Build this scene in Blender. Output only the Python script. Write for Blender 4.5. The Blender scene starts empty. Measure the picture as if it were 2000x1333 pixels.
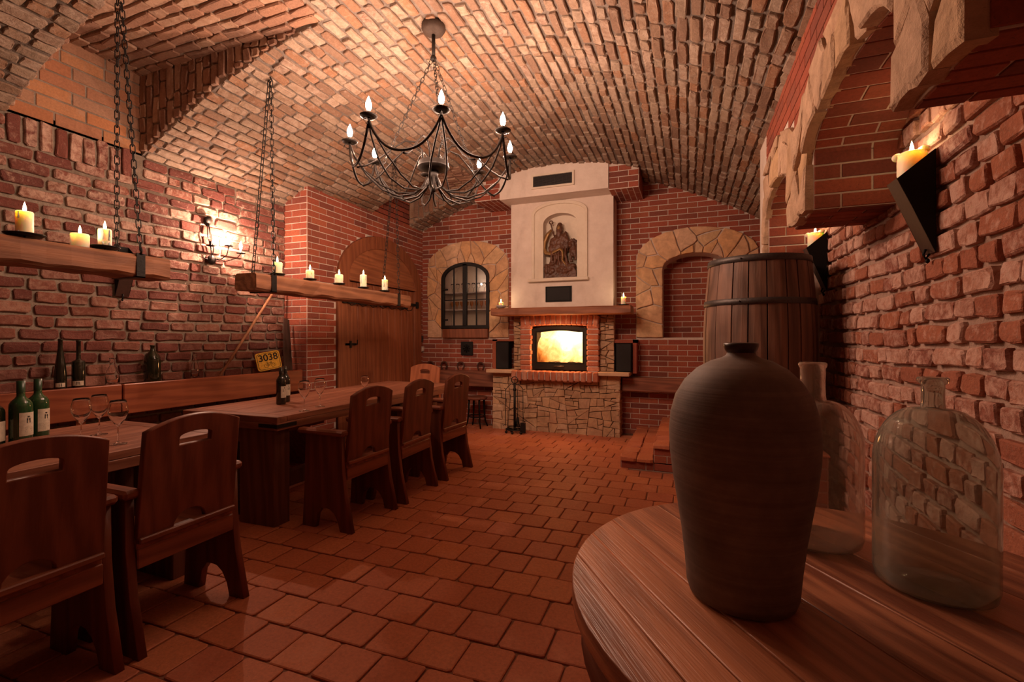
import bpy, bmesh, math, random
import numpy as np
from mathutils import Vector, Matrix, Euler
R = random.Random(7)
PI = math.pi
# ------------------------------------------------------------------ camera, world, exposure
FPX = 910.0
YAW = math.atan(345 / FPX)
HC = 1.35
sc = bpy.context.scene
col = sc.collection
cd = bpy.data.cameras.new('camera')
cam = bpy.data.objects.new('camera', cd)
col.objects.link(cam)
cam.location = (0, 0, HC)
cam.rotation_euler = (PI / 2, 0, YAW)
cd.sensor_width = 36
cd.sensor_fit = 'HORIZONTAL'
cd.lens = FPX / 2000 * 36
cd.shift_y = -(666.5 - 661) / 2000
cd.clip_start = 0.02
cd.clip_end = 60
sc.camera = cam
W = bpy.data.worlds.new('world')
sc.world = W
W.use_nodes = True
W.node_tree.nodes['Background'].inputs[0].default_value = (1, 0.45, 0.28, 1)
W.node_tree.nodes['Background'].inputs[1].default_value = 0.01
sc.view_settings.view_transform = 'Standard'
sc.view_settings.look = 'None'
sc.view_settings.exposure = 0.0
sc.view_settings.gamma = 1
sc.view_settings.use_curve_mapping = False
WARM = (1.0, 0.60, 0.42)
CHAND_W = 27.0      # each chandelier bulb
SCONCE_W = 50.0     # each wall lamp bulb
CANDLE_W = 0.9
FIRE_W = 32.0
REAR_FILL_W = 0.8       # added fill light behind the camera, stands for no actual lamp

def plight(name, loc, power, colr=WARM, radius=0.02):
    l = bpy.data.lights.new(name, 'POINT')
    l.energy = power
    l.color = colr
    l.shadow_soft_size = radius
    o = bpy.data.objects.new(name, l)
    o.location = loc
    col.objects.link(o)
    return o
plight('rear_fill_light', (-2.6, -0.9, 2.6), REAR_FILL_W, WARM, 0.08)

# ------------------------------------------------------------------ projection (only used to rank bricks by size in view)
SA, CA = math.sin(YAW), math.cos(YAW)
def project(p):
    d = -p[0] * SA + p[1] * CA
    if d < 0.15: return None
    r = p[0] * CA + p[1] * SA
    return 1000 + FPX * r / d, 661 - FPX * (p[2] - HC) / d, d

# ------------------------------------------------------------------ tags
def tag(o, label=None, cat=None, group=None, kind=None):
    if label: o['label'] = label
    if cat: o['category'] = cat
    if group: o['group'] = group
    if kind: o['kind'] = kind
    return o
def empty(name, loc=(0, 0, 0), rz=0, parent=None):
    o = bpy.data.objects.new(name, None)
    o.location = loc
    o.rotation_euler = (0, 0, rz)
    o.empty_display_size = 0.05
    col.objects.link(o)
    if parent: o.parent = parent
    return o
def thing(name, label, cat, loc=(0, 0, 0), rz=0, group=None):
    return tag(empty(name, loc, rz), label, cat, group)
def link(name, me, mat=None, parent=None, M=None):
    o = bpy.data.objects.new(name, me)
    col.objects.link(o)
    if mat is not None and len(me.materials) == 0:
        me.materials.append(mat)
    if parent: o.parent = parent
    if M is not None: o.matrix_local = M
    return o
def copy_tree(o, parent=None):
    c = o.copy()
    col.objects.link(c)
    if parent: c.parent = parent
    for ch in list(o.children): copy_tree(ch, c)
    return c

# ------------------------------------------------------------------ mesh builder
class MB:
    def __init__(s): s.v = []; s.f = []; s.smooth = []
    def add(s, vs, fs, smooth=False, M=None):
        b = len(s.v)
        if M is not None: vs = [tuple(M @ Vector(v)) for v in vs]
        s.v += [tuple(v) for v in vs]
        s.f += [tuple(i + b for i in f) for f in fs]
        s.smooth += [smooth] * len(fs)
        return s
    def box(s, x0, x1, y0, y1, z0, z1, c=0.0, M=None):
        if c <= 0:
            v = [(x0,y0,z0),(x1,y0,z0),(x1,y1,z0),(x0,y1,z0),(x0,y0,z1),(x1,y0,z1),(x1,y1,z1),(x0,y1,z1)]
            return s.add(v, [(3,2,1,0),(4,5,6,7),(0,1,5,4),(1,2,6,5),(2,3,7,6),(3,0,4,7)], M=M)
        bm = bmesh.new()
        bmesh.ops.create_cube(bm, size=1)
        for v in bm.verts:
            v.co = Vector(((x0+x1)/2 + v.co.x*(x1-x0), (y0+y1)/2 + v.co.y*(y1-y0), (z0+z1)/2 + v.co.z*(z1-z0)))
        bmesh.ops.bevel(bm, geom=list(bm.edges), offset=c, segments=1, affect='EDGES')
        return s.addbm(bm, M=M)
    def addbm(s, bm, smooth=False, M=None):
        bm.verts.ensure_lookup_table()
        bm.verts.index_update()
        s.add([v.co[:] for v in bm.verts], [[v.index for v in f.verts] for f in bm.faces], smooth, M)
        bm.free()
        return s
    def tube(s, pts, r, n=8, cap=True, closed=False, smooth=True, flat=1.0):
        pts = [Vector(p) for p in pts]
        k = len(pts)
        rs = r if isinstance(r, (list, tuple)) else [r] * k
        vs = []
        up = None
        for i, p in enumerate(pts):
            if closed: t = pts[(i+1) % k] - pts[i-1]
            else: t = pts[min(i+1, k-1)] - pts[max(i-1, 0)]
            t.normalize()
            if up is None:
                up = Vector((0, 0, 1)) if abs(t.z) < 0.9 else Vector((1, 0, 0))
            a = t.cross(up)
            if a.length < 1e-5: a = t.cross(Vector((0.3, 1, 0)))
            a.normalize()
            b = a.cross(t); b.normalize()
            up = b
            for j in range(n):
                q = 2 * PI * j / n
                vs.append(p + a * (rs[i] * math.cos(q) * flat) + b * (rs[i] * math.sin(q)))
        fs = []
        for i in range(k if closed else k - 1):
            for j in range(n):
                i2 = (i+1) % k; j2 = (j+1) % n
                fs.append((i*n+j, i*n+j2, i2*n+j2, i2*n+j))
        if cap and not closed:
            fs.append(tuple(range(n-1, -1, -1))); fs.append(tuple((k-1)*n + j for j in range(n)))
        return s.add(vs, fs, smooth)
    def lathe(s, prof, n=32, c=(0, 0, 0), smooth=True, M=None, wob=0):
        vs = []
        for r, z in prof:
            for j in range(n):
                a = 2 * PI * j / n
                rr = max(r, 0.0001)
                if wob: rr *= 1 + wob * math.sin(2*a + 1 + z*7) + wob*0.6*math.sin(3*a + z*11)
                vs.append((c[0] + rr*math.cos(a), c[1] + rr*math.sin(a), c[2] + z))
        fs = []
        for i in range(len(prof) - 1):
            for j in range(n):
                fs.append((i*n+j, i*n+(j+1) % n, (i+1)*n+(j+1) % n, (i+1)*n+j))
        return s.add(vs, fs, smooth, M)
    def poly(s, pts, y0, y1, M=None):
        """polygon given in (x,z), extruded in y"""
        n = len(pts)
        vs = [(p[0], y0, p[1]) for p in pts] + [(p[0], y1, p[1]) for p in pts]
        fs = [tuple(range(n)), tuple(range(2*n-1, n-1, -1))] + [(i, i+n, (i+1) % n + n, (i+1) % n) for i in range(n)]
        return s.add(vs, fs, M=M)
    def ico(s, c, rad, sub=2, M=None):
        bm = bmesh.new()
        bmesh.ops.create_icosphere(bm, subdivisions=sub, radius=1)
        for v in bm.verts: v.co = Vector((c[0] + v.co.x*rad[0], c[1] + v.co.y*rad[1], c[2] + v.co.z*rad[2]))
        return s.addbm(bm, True, M)
    def mesh(s, name, fix=True):
        me = bpy.data.meshes.new(name)
        me.from_pydata(s.v, [], s.f)
        me.polygons.foreach_set('use_smooth', s.smooth)
        if fix:
            bm = bmesh.new(); bm.from_mesh(me)
            bmesh.ops.recalc_face_normals(bm, faces=bm.faces)
            bm.to_mesh(me); bm.free()
        me.update()
        return me
    def build(s, name, mat, parent=None, M=None, fix=True):
        return link(name, s.mesh(name, fix), mat, parent, M)

def frame(o, u, v, n):
    """matrix with columns u, v, n at origin o"""
    M = Matrix.Identity(4)
    for i in range(3):
        M[i][0] = u[i]; M[i][1] = v[i]; M[i][2] = n[i]; M[i][3] = o[i]
    return M

def plate_mesh(name, outline, holes, th, bevel=0.0):
    """flat board with holes: outline in local XY, thickness centred on Z"""
    cu = bpy.data.curves.new(name, 'CURVE')
    cu.dimensions = '2D'; cu.fill_mode = 'BOTH'
    cu.extrude = max(th/2 - bevel, 0.0005); cu.bevel_depth = bevel; cu.bevel_resolution = 1
    if bevel: cu.offset = -bevel
    for pts in [outline] + list(holes):
        sp = cu.splines.new('POLY'); sp.points.add(len(pts) - 1)
        for i, p in enumerate(pts): sp.points[i].co = (p[0], p[1], 0, 1)
        sp.use_cyclic_u = True
    o = bpy.data.objects.new(name, cu); col.objects.link(o)
    dg = bpy.context.evaluated_depsgraph_get()
    me = bpy.data.meshes.new_from_object(o.evaluated_get(dg))
    me.name = name
    bpy.data.objects.remove(o); bpy.data.curves.remove(cu)
    return me
def plate(name, outline, holes, th, mat, parent=None, M=None, bevel=0.0):
    me = plate_mesh(name, outline, holes, th, bevel)
    if M is not None: me.transform(M)
    me.materials.clear()
    return link(name, me, mat, parent)
def arc(cx, cy, rx, ry, a0, a1, n):
    return [(cx + rx*math.cos(math.radians(a0 + (a1-a0)*i/n)), cy + ry*math.sin(math.radians(a0 + (a1-a0)*i/n))) for i in range(n+1)]

# ------------------------------------------------------------------ materials
class NT:
    def __init__(s, name):
        s.m = bpy.data.materials.new(name); s.m.use_nodes = True
        s.t = s.m.node_tree; s.n = s.t.nodes; s.b = s.n['Principled BSDF']; s.out = s.n['Material Output']
    def new(s, typ, **kw):
        x = s.n.new(typ)
        for k, v in kw.items(): setattr(x, k, v)
        return x
    def l(s, a, b): s.t.links.new(a, b)
    def val(s, sock, v): s.b.inputs[sock].default_value = v
    def ramp(s, fac, stops, interp='LINEAR'):
        r = s.new('ShaderNodeValToRGB'); e = r.color_ramp.elements
        r.color_ramp.interpolation = interp
        e[0].position, e[0].color = stops[0][0], (*stops[0][1], 1)
        e[1].position, e[1].color = stops[-1][0], (*stops[-1][1], 1)
        for p, c in stops[1:-1]:
            q = e.new(p); q.color = (*c, 1)
        s.l(fac, r.inputs[0]); return r.outputs[0]
    def noise(s, vec, scale, detail=4, rough=0.6, dist=0.0):
        x = s.new('ShaderNodeTexNoise'); s.l(vec, x.inputs['Vector'])
        x.inputs['Scale'].default_value = scale; x.inputs['Detail'].default_value = detail
        x.inputs['Roughness'].default_value = rough; x.inputs['Distortion'].default_value = dist
        return x.outputs['Fac']
    def mix(s, fac, a, b, mode='MIX'):
        x = s.new('ShaderNodeMix', data_type='RGBA', blend_type=mode)
        for sock, v in ((x.inputs[0], fac), (x.inputs[6], a), (x.inputs[7], b)):
            if hasattr(v, 'is_output'): s.l(v, sock)
            elif isinstance(v, (int, float)): sock.default_value = v
            else: sock.default_value = (*v, 1)
        return x.outputs[2]
    def math(s, op, a, b=None):
        x = s.new('ShaderNodeMath', operation=op)
        for sock, v in ((x.inputs[0], a), (x.inputs[1], b)):
            if v is None: continue
            if hasattr(v, 'is_output'): s.l(v, sock)
            else: sock.default_value = v
        return x.outputs[0]
    def bump(s, h, strength, dist=0.01):
        x = s.new('ShaderNodeBump'); s.l(h, x.inputs['Height'])
        x.inputs['Strength'].default_value = strength; x.inputs['Distance'].default_value = dist
        s.l(x.outputs[0], s.b.inputs['Normal'])
    def pos(s): return s.new('ShaderNodeNewGeometry').outputs['Position']
    def objc(s): return s.new('ShaderNodeTexCoord').outputs['Object']
    def rnd(s):
        g = s.new('ShaderNodeNewGeometry'); oi = s.new('ShaderNodeObjectInfo')
        return s.math('FRACT', s.math('ADD', g.outputs['Random Per Island'], oi.outputs['Random']))
    def maprange(s, v, a, b, c=0.0, d=1.0):
        x = s.new('ShaderNodeMapRange'); s.l(v, x.inputs[0])
        for i, q in enumerate((a, b, c, d)): x.inputs[1+i].default_value = q
        return x.outputs[0]

def brick_mat(name, cols, wash, wash_lo, wash_hi, bump=0.5, rough=0.9, wscale=14, zwash_shade=None):
    """per-brick colour from cols, blotches of lime wash between the thresholds"""
    n = NT(name); p = n.pos(); r = n.rnd()
    k = len(cols)
    c = n.ramp(r, [(i/(k-1), cols[i]) for i in range(k)])
    big = n.noise(p, wscale, 6, 0.7, 0.4)
    fine = n.noise(p, 60, 5, 0.7)
    c = n.mix(n.maprange(fine, 0.3, 0.75), n.mix(0.35, c, (0.02, 0.012, 0.01)), c)
    w = n.maprange(n.math('ADD', n.math('MULTIPLY', big, 0.75), n.math('MULTIPLY', r, 0.25)), wash_lo, wash_hi)
    w = n.math('MULTIPLY', w, 0.85)
    if zwash_shade:      # more limewash higher up; its thinning below also paints in dimmer light
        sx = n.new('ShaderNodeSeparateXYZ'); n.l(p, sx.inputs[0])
        w = n.math('MULTIPLY', w, n.maprange(n.math('ADD', sx.outputs[2], big), zwash_shade[0], zwash_shade[1], zwash_shade[2], 1.0))
    pit = n.noise(p, 140, 3, 0.6)
    c = n.mix(n.maprange(pit, 0.60, 0.75), c, tuple(q*0.45 for q in wash))
    c = n.mix(w, c, wash)
    n.l(c, n.b.inputs['Base Color']); n.val('Roughness', rough)
    n.val('Specular IOR Level', 0.25)
    h = n.math('ADD', n.math('MULTIPLY', big, 0.7), n.math('MULTIPLY', fine, 0.45))
    n.bump(h, bump, 0.012)
    return n.m
def grainy(name, c0, c1, scale=30, bump=0.4, rough=0.9, dist=0.006, spec=0.25, c2=None):
    n = NT(name); p = n.pos()
    a = n.noise(p, scale, 6, 0.7); b = n.noise(p, scale*0.15, 3, 0.6)
    f = n.math('ADD', n.math('MULTIPLY', a, 0.5), n.math('MULTIPLY', b, 0.5))
    st = [(0.35, c0), (0.65, c1)]
    if c2: st.append((0.8, c2))
    n.l(n.ramp(f, st), n.b.inputs['Base Color'])
    n.val('Roughness', rough); n.val('Specular IOR Level', spec); n.bump(a, bump, dist)
    return n.m
def stone_mat(name, cols, bump=0.6, rough=0.85):
    n = NT(name); p = n.pos(); r = n.rnd(); k = len(cols)
    c = n.ramp(r, [(i/(k-1), cols[i]) for i in range(k)])
    a = n.noise(p, 9, 6, 0.65, 0.6); b = n.noise(p, 45, 5, 0.7)
    c = n.mix(n.maprange(a, 0.35, 0.7), n.mix(0.45, c, (0.16, 0.09, 0.05)), c)
    c = n.mix(n.maprange(b, 0.62, 0.8), c, (0.12, 0.07, 0.05))
    n.l(c, n.b.inputs['Base Color']); n.val('Roughness', rough); n.val('Specular IOR Level', 0.25)
    n.bump(n.math('ADD', a, n.math('MULTIPLY', b, 0.5)), bump, 0.02)
    return n.m
def wood_mat(name, dark, light, axis=0, rough=0.45, scale=1.0, bump=0.25, spec=0.4, contrast=1.0, rvar=0.16, knots=0.0, coat=0.0):
    n = NT(name); oc = n.objc(); r = n.rnd()
    mp = n.new('ShaderNodeMapping'); n.l(oc, mp.inputs[0])
    sc_ = [14*scale]*3; sc_[axis] = 1.1*scale
    mp.inputs['Scale'].default_value = sc_
    off = n.new('ShaderNodeCombineXYZ'); n.l(n.math('MULTIPLY', r, 31.0), off.inputs[0]); n.l(n.math('MULTIPLY', r, 17.0), off.inputs[1])
    n.l(off.outputs[0], mp.inputs['Location'])
    a = n.noise(mp.outputs[0], 1.0, 5, 0.6, 1.2)
    w = n.new('ShaderNodeTexWave'); n.l(mp.outputs[0], w.inputs['Vector'])
    w.bands_direction = 'DIAGONAL'; w.inputs['Scale'].default_value = 0.55; w.inputs['Distortion'].default_value = 9
    w.inputs['Detail'].default_value = 3; w.inputs['Detail Scale'].default_value = 1.4
    mp2 = n.new('ShaderNodeMapping'); n.l(oc, mp2.inputs[0])
    s2 = [160*scale]*3; s2[axis] = 5*scale; mp2.inputs['Scale'].default_value = s2
    f2 = n.noise(mp2.outputs[0], 1.0, 3, 0.6)
    f = n.math('ADD', n.math('MULTIPLY', a, 0.5), n.math('MULTIPLY', w.outputs['Fac'], 0.28))
    f = n.math('ADD', f, n.math('MULTIPLY', f2, 0.22))
    f = n.math('ADD', f, n.math('MULTIPLY', n.math('SUBTRACT', r, 0.5), rvar))
    c = n.ramp(f, [(0.5 - 0.22/contrast, dark), (0.5 + 0.22/contrast, light)])
    n.l(c, n.b.inputs['Base Color']); n.val('Roughness', rough); n.val('Specular IOR Level', spec)
    if coat: n.val('Coat Weight', coat); n.val('Coat Roughness', 0.25)
    n.bump(n.math('ADD', n.math('MULTIPLY', f2, 0.6), f), bump, 0.004)
    return n.m
def plain(name, c, rough=0.5, metal=0.0, spec=0.5, bump=0, bs=60):
    n = NT(name); n.val('Base Color', (*c, 1)); n.val('Roughness', rough); n.val('Metallic', metal); n.val('Specular IOR Level', spec)
    p = n.pos(); a = n.noise(p, bs, 4)
    n.l(n.mix(n.maprange(a, 0.35, 0.7), tuple(x*0.72 for x in c), c), n.b.inputs['Base Color'])
    if bump: n.bump(a, bump, 0.004)
    return n.m
def glass_mat(name, c, rough=0.02, ior=1.45, dust=0.0, dustc=(0.6, 0.5, 0.42)):
    n = NT(name); n.val('Base Color', (*c, 1)); n.val('Roughness', rough); n.val('IOR', ior); n.val('Transmission Weight', 1.0)
    if dust:
        d = n.new('ShaderNodeBsdfDiffuse'); d.inputs[0].default_value = (*dustc, 1)
        p = n.pos(); a = n.noise(p, 5, 6, 0.7, 0.5)
        mx = n.new('ShaderNodeMixShader'); n.l(n.maprange(a, 0.3, 0.75, dust*0.35, dust*1.5), mx.inputs[0])
        n.l(n.b.outputs[0], mx.inputs[1]); n.l(d.outputs[0], mx.inputs[2]); n.l(mx.outputs[0], n.out.inputs[0])
    return n.m
def emit_mat(name, c, strength, trans=0.0):
    n = NT(name); e = n.new('ShaderNodeEmission'); e.inputs[0].default_value = (*c, 1); e.inputs[1].default_value = strength
    if trans:
        t = n.new('ShaderNodeBsdfTransparent'); a = n.new('ShaderNodeAddShader')
        n.l(e.outputs[0], a.inputs[0]); n.l(t.outputs[0], a.inputs[1]); n.l(a.outputs[0], n.out.inputs[0])
    else: n.l(e.outputs[0], n.out.inputs[0])
    return n.m

M_ = {}
M_['old_red'] = brick_mat('old_red_brick', [(0.23,0.075,0.056),(0.16,0.054,0.044),(0.28,0.105,0.072),(0.20,0.07,0.056),(0.31,0.12,0.078)], (0.52,0.36,0.28), 0.46, 0.66, 0.9, wscale=22, zwash_shade=(1.9,3.0,0.22))
M_['old_pink'] = brick_mat('old_limewashed_brick', [(0.42,0.15,0.092),(0.48,0.175,0.10),(0.33,0.12,0.085),(0.50,0.22,0.145),(0.40,0.12,0.07)], (0.62,0.40,0.32), 0.45, 0.62, 1.0, wscale=24)
M_['vault'] = brick_mat('vault_brick', [(0.31,0.205,0.14),(0.24,0.15,0.105),(0.35,0.185,0.105),(0.30,0.225,0.165),(0.36,0.255,0.175),(0.21,0.115,0.08),(0.33,0.22,0.15)], (0.42,0.33,0.26), 0.45, 0.70, 0.9, wscale=20)
M_['vault_dark'] = brick_mat('recess_brick', [(0.40,0.22,0.14),(0.30,0.17,0.12),(0.46,0.28,0.18)], (0.50,0.36,0.27), 0.5, 0.8, 0.6)
M_['flat_orange'] = brick_mat('flat_orange_brick', [(0.50,0.22,0.10),(0.44,0.19,0.10),(0.40,0.24,0.16),(0.52,0.25,0.12)], (0.45,0.32,0.24), 0.62, 0.9, 0.25)
M_['new_red'] = brick_mat('clinker_brick', [(0.40,0.105,0.062),(0.33,0.085,0.054),(0.44,0.13,0.07),(0.22,0.068,0.05),(0.38,0.11,0.065)], (0.30,0.12,0.09), 0.62, 0.9, 0.25)
M_['hearth_brick'] = brick_mat('hearth_brick', [(0.56,0.19,0.10),(0.50,0.17,0.10),(0.60,0.24,0.14)], (0.62,0.40,0.30), 0.55, 0.85, 0.35)
M_['mortar_new'] = grainy('pale_mortar', (0.52,0.43,0.37), (0.66,0.56,0.49), 50, 0.3)
M_['mortar_old'] = grainy('grey_mortar', (0.20,0.16,0.125), (0.36,0.29,0.23), 40, 0.9, dist=0.012)
M_['mortar_pink'] = grainy('pinkish_mortar', (0.34,0.22,0.17), (0.52,0.36,0.29), 40, 0.9, dist=0.012)
M_['mortar_vault'] = grainy('vault_mortar', (0.12,0.098,0.082), (0.24,0.195,0.165), 40, 0.9, dist=0.012)
M_['tile'] = brick_mat('terracotta_tile', [(0.62,0.205,0.095),(0.55,0.175,0.085),(0.66,0.235,0.11),(0.56,0.18,0.10),(0.68,0.23,0.095)], (0.60,0.27,0.17), 0.55, 0.9, 0.3, rough=0.62, wscale=7)
M_['grout'] = grainy('dark_grout', (0.20,0.09,0.055), (0.30,0.14,0.09), 50, 0.7)
M_['gold_stone'] = stone_mat('golden_sandstone', [(0.78,0.46,0.23),(0.72,0.44,0.26),(0.82,0.54,0.30),(0.76,0.50,0.33),(0.82,0.45,0.20)], 0.5)
M_['rubble'] = stone_mat('rubble_sandstone', [(0.60,0.38,0.22),(0.66,0.44,0.26),(0.52,0.33,0.20),(0.70,0.50,0.33),(0.58,0.35,0.21)], 0.7)
M_['arch_stone'] = stone_mat('arcade_stone', [(0.62,0.40,0.26),(0.66,0.46,0.32),(0.56,0.38,0.26),(0.64,0.42,0.24)], 0.8)
M_['slab'] = grainy('sandstone_slab', (0.55,0.36,0.22), (0.66,0.46,0.30), 20, 0.2)
M_['plaster'] = grainy('rough_plaster', (0.64,0.54,0.47), (0.78,0.68,0.60), 7, 0.35, dist=0.02)
M_['cream'] = grainy('cream_stucco', (0.66,0.57,0.46), (0.74,0.66,0.55), 20, 0.15)
M_['chair'] = wood_mat('dark_oak_vertical', (0.115,0.034,0.018), (0.21,0.064,0.034), 2, 0.42, bump=0.12, scale=.8, spec=0.25)
M_['chair_h'] = wood_mat('dark_oak_lengthwise', (0.15,0.044,0.023), (0.28,0.092,0.048), 0, 0.38, bump=0.15, spec=0.3)
M_['chair_y'] = wood_mat('dark_oak_crosswise', (0.15,0.044,0.023), (0.28,0.092,0.048), 1, 0.38, bump=0.15, spec=0.3)
M_['table'] = wood_mat('table_oak', (0.20,0.07,0.04), (0.38,0.16,0.095), 1, 0.40, bump=0.2)
M_['bench'] = wood_mat('bench_oak', (0.20,0.052,0.024), (0.32,0.095,0.042), 1, 0.38, bump=0.15)
M_['door'] = wood_mat('door_oak', (0.18,0.055,0.024), (0.28,0.095,0.042), 2, 0.48, bump=0.25)
M_['beam'] = wood_mat('hewn_beam', (0.14,0.056,0.028), (0.34,0.15,0.075), 1, 0.65, bump=0.6, scale=0.8)
M_['beam_x'] = wood_mat('mantel_beam', (0.20,0.07,0.032), (0.38,0.145,0.065), 0, 0.55, bump=0.4, scale=0.8)
M_['barrel'] = wood_mat('cask_oak', (0.085,0.044,0.030), (0.22,0.115,0.076), 2, 0.6, bump=0.4, scale=0.8, contrast=0.9)
M_['round'] = wood_mat('weathered_table_oak', (0.18,0.058,0.030), (0.50,0.20,0.10), 0, 0.36, bump=0.45, scale=1.1, contrast=0.95, spec=0.5, rvar=0.42)
M_['iron'] = plain('black_iron', (0.012,0.010,0.009), 0.5, 0.0, 0.25, bump=0.4)
M_['iron_sheet'] = plain('black_sheet_iron', (0.008,0.007,0.006), 0.6, 0.0, 0.15)
M_['chand'] = plain('bronzed_iron', (0.022,0.016,0.013), 0.55, 0.0, 0.3)
M_['hoop'] = plain('grey_hoop_iron', (0.075,0.062,0.058), 0.5, 0.5, bump=0.4)
nc = NT('dark_stoneware'); pc = nc.pos(); a_ = nc.noise(pc, 7, 5, 0.65); sx_ = nc.new('ShaderNodeMapping'); nc.l(pc, sx_.inputs[0]); sx_.inputs['Scale'].default_value = (1.5, 1.5, 90)
r_ = nc.noise(sx_.outputs[0], 1.0, 3, 0.6); nc.l(nc.ramp(nc.math('ADD', nc.math('MULTIPLY', a_, .7), nc.math('MULTIPLY', r_, .3)), [(0.35, (0.11,0.075,0.058)), (0.55, (0.18,0.125,0.098)), (0.7, (0.25,0.18,0.14))]), nc.b.inputs['Base Color'])
nc.val('Roughness', 0.68); nc.val('Specular IOR Level', 0.4); nc.bump(r_, 0.25, 0.004); M_['clay'] = nc.m
M_['clay_dark'] = plain('glazed_rim', (0.05,0.028,0.022), 0.35)
M_['glass'] = glass_mat('thin_clear_glass', (1.0,1.0,1.0), 0.0)
M_['carboy'] = glass_mat('greenish_glass', (0.93,1.0,0.95), 0.01, 1.35, dust=0.19, dustc=(0.50,0.46,0.38))
M_['carboy2'] = glass_mat('dusty_clear_glass', (1.0,0.97,0.93), 0.01, 1.35, dust=0.17, dustc=(0.62,0.48,0.38))
M_['pane'] = glass_mat('rippled_pane', (1.0,0.99,0.97), 0.06, 1.3)
M_['green_glass'] = plain('green_bottle_glass', (0.02,0.075,0.025), 0.07, 0, 0.8)
M_['black_glass'] = plain('dark_bottle_glass', (0.012,0.014,0.008), 0.07, 0, 0.8)
M_['olive_glass'] = plain('olive_bottle_glass', (0.012,0.016,0.006), 0.08, 0, 0.8)
M_['green_cap'] = plain('green_capsule', (0.02,0.06,0.025), 0.35)
M_['label'] = plain('paper_label', (0.66,0.58,0.44), 0.8)
M_['ink'] = plain('printing_ink', (0.03,0.025,0.02), 0.8)
M_['yellow'] = plain('yellow_enamel', (1.0,0.60,0.05), 0.5)
nn = NT('candle_wax'); nn.val('Base Color', (0.97,0.88,0.68,1)); nn.val('Roughness', 0.5); nn.val('Subsurface Weight', 0.9); nn.val('Subsurface Scale', 0.06)
nn.val('Subsurface Radius', (1.0,0.55,0.25)); M_['wax'] = nn.m
M_['white'] = plain('white_plastic', (0.55,0.5,0.46), 0.5)
M_['rust'] = plain('rusty_iron', (0.10,0.045,0.03), 0.7, 0.3, bump=0.5)
M_['carving'] = grainy('carved_walnut', (0.055,0.022,0.013), (0.15,0.06,0.032), 25, 0.4, rough=0.45, spec=0.4)
M_['gilt'] = plain('gilded_wood', (0.34,0.19,0.07), 0.35, 0.4)
M_['bulb'] = emit_mat('bulb_glow', (1.0,0.82,0.60), 34.0, 1)
M_['flame'] = emit_mat('candle_flame', (1.0,0.68,0.30), 24.0, 1)
M_['black_cloth'] = plain('black_mesh', (0.012,0.01,0.01), 0.8)
M_['dark_board'] = wood_mat('blackened_wood', (0.03,0.015,0.01), (0.08,0.04,0.03), 2, 0.7)
M_['pole'] = wood_mat('ash_pole', (0.26,0.12,0.06), (0.42,0.2,0.1), 2, 0.6)
M_['soot'] = plain('sooty_lining', (0.10,0.05,0.03), 0.9)
M_['char'] = plain('charred_log', (0.06,0.025,0.015), 0.9, bump=0.6)
M_['joint_dark'] = grainy('dark_earth_joint', (0.07,0.045,0.03), (0.15,0.10,0.07), 40, 0.8)
# ------------------------------------------------------------------ brick pieces
def brick_variant(L, H, old, rng, D=1.0, deep=(.018, .027)):
    """a brick face block, local x = length, y = height, z = out of the wall (0..D*0.03)"""
    hx, hy = L/2, H/2
    if old:
        c = rng.uniform(0.008, 0.017)
        pts = [(-hx+c,-hy),(0,-hy),(hx-c,-hy),(hx,-hy+c),(hx,hy-c),(hx-c,hy),(0,hy),(-hx+c,hy),(-hx,hy-c),(-hx,-hy+c)]
        j = 0.0065
        pts = [(x + rng.uniform(-j, j), y + rng.uniform(-j, j)) for x, y in pts]
        d = rng.uniform(*deep); ins = rng.uniform(.004, .007)
    else:
        pts = [(-hx,-hy),(hx,-hy),(hx,hy),(-hx,hy)]
        d = 0.006; ins = 0.0015
    n = len(pts)
    def inset(p, k):
        l = math.hypot(p[0], p[1])
        return (p[0] - math.copysign(min(k, abs(p[0])), p[0]), p[1] - math.copysign(min(k, abs(p[1])), p[1]))
    tilt = rng.uniform(-0.04, 0.04) if old else 0; tilt2 = rng.uniform(-0.08, 0.08) if old else 0
    def zz(p, z): return z + (p[0]*tilt + p[1]*tilt2 + rng.uniform(-0.003, 0.003)) if old else z
    v = [(p[0], p[1], -0.012) for p in pts]
    v += [(p[0], p[1], zz(p, d - ins)) for p in pts]
    q = [inset(p, ins) for p in pts]
    v += [(p[0], p[1], zz(p, d)) for p in q]
    f = []
    for a in (0, n):
        for i in range(n): f.append((a+i, a+(i+1) % n, a+n+(i+1) % n, a+n+i))
    f.append(tuple(range(2*n, 3*n)))
    return v, f
VAR = {}
def variants(key, L, H, old, mat, n=7, deep=(.018, .027)):
    rng = random.Random(key)
    out = []
    for i in range(n):
        v, f = brick_variant(L, H, old, rng, 1, deep)
        me = bpy.data.meshes.new('brick')
        me.from_pydata(v, [], f)
        me.materials.append(mat)
        out.append((me, np.array(v, dtype=np.float64), f, L, H))
    return out

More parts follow.
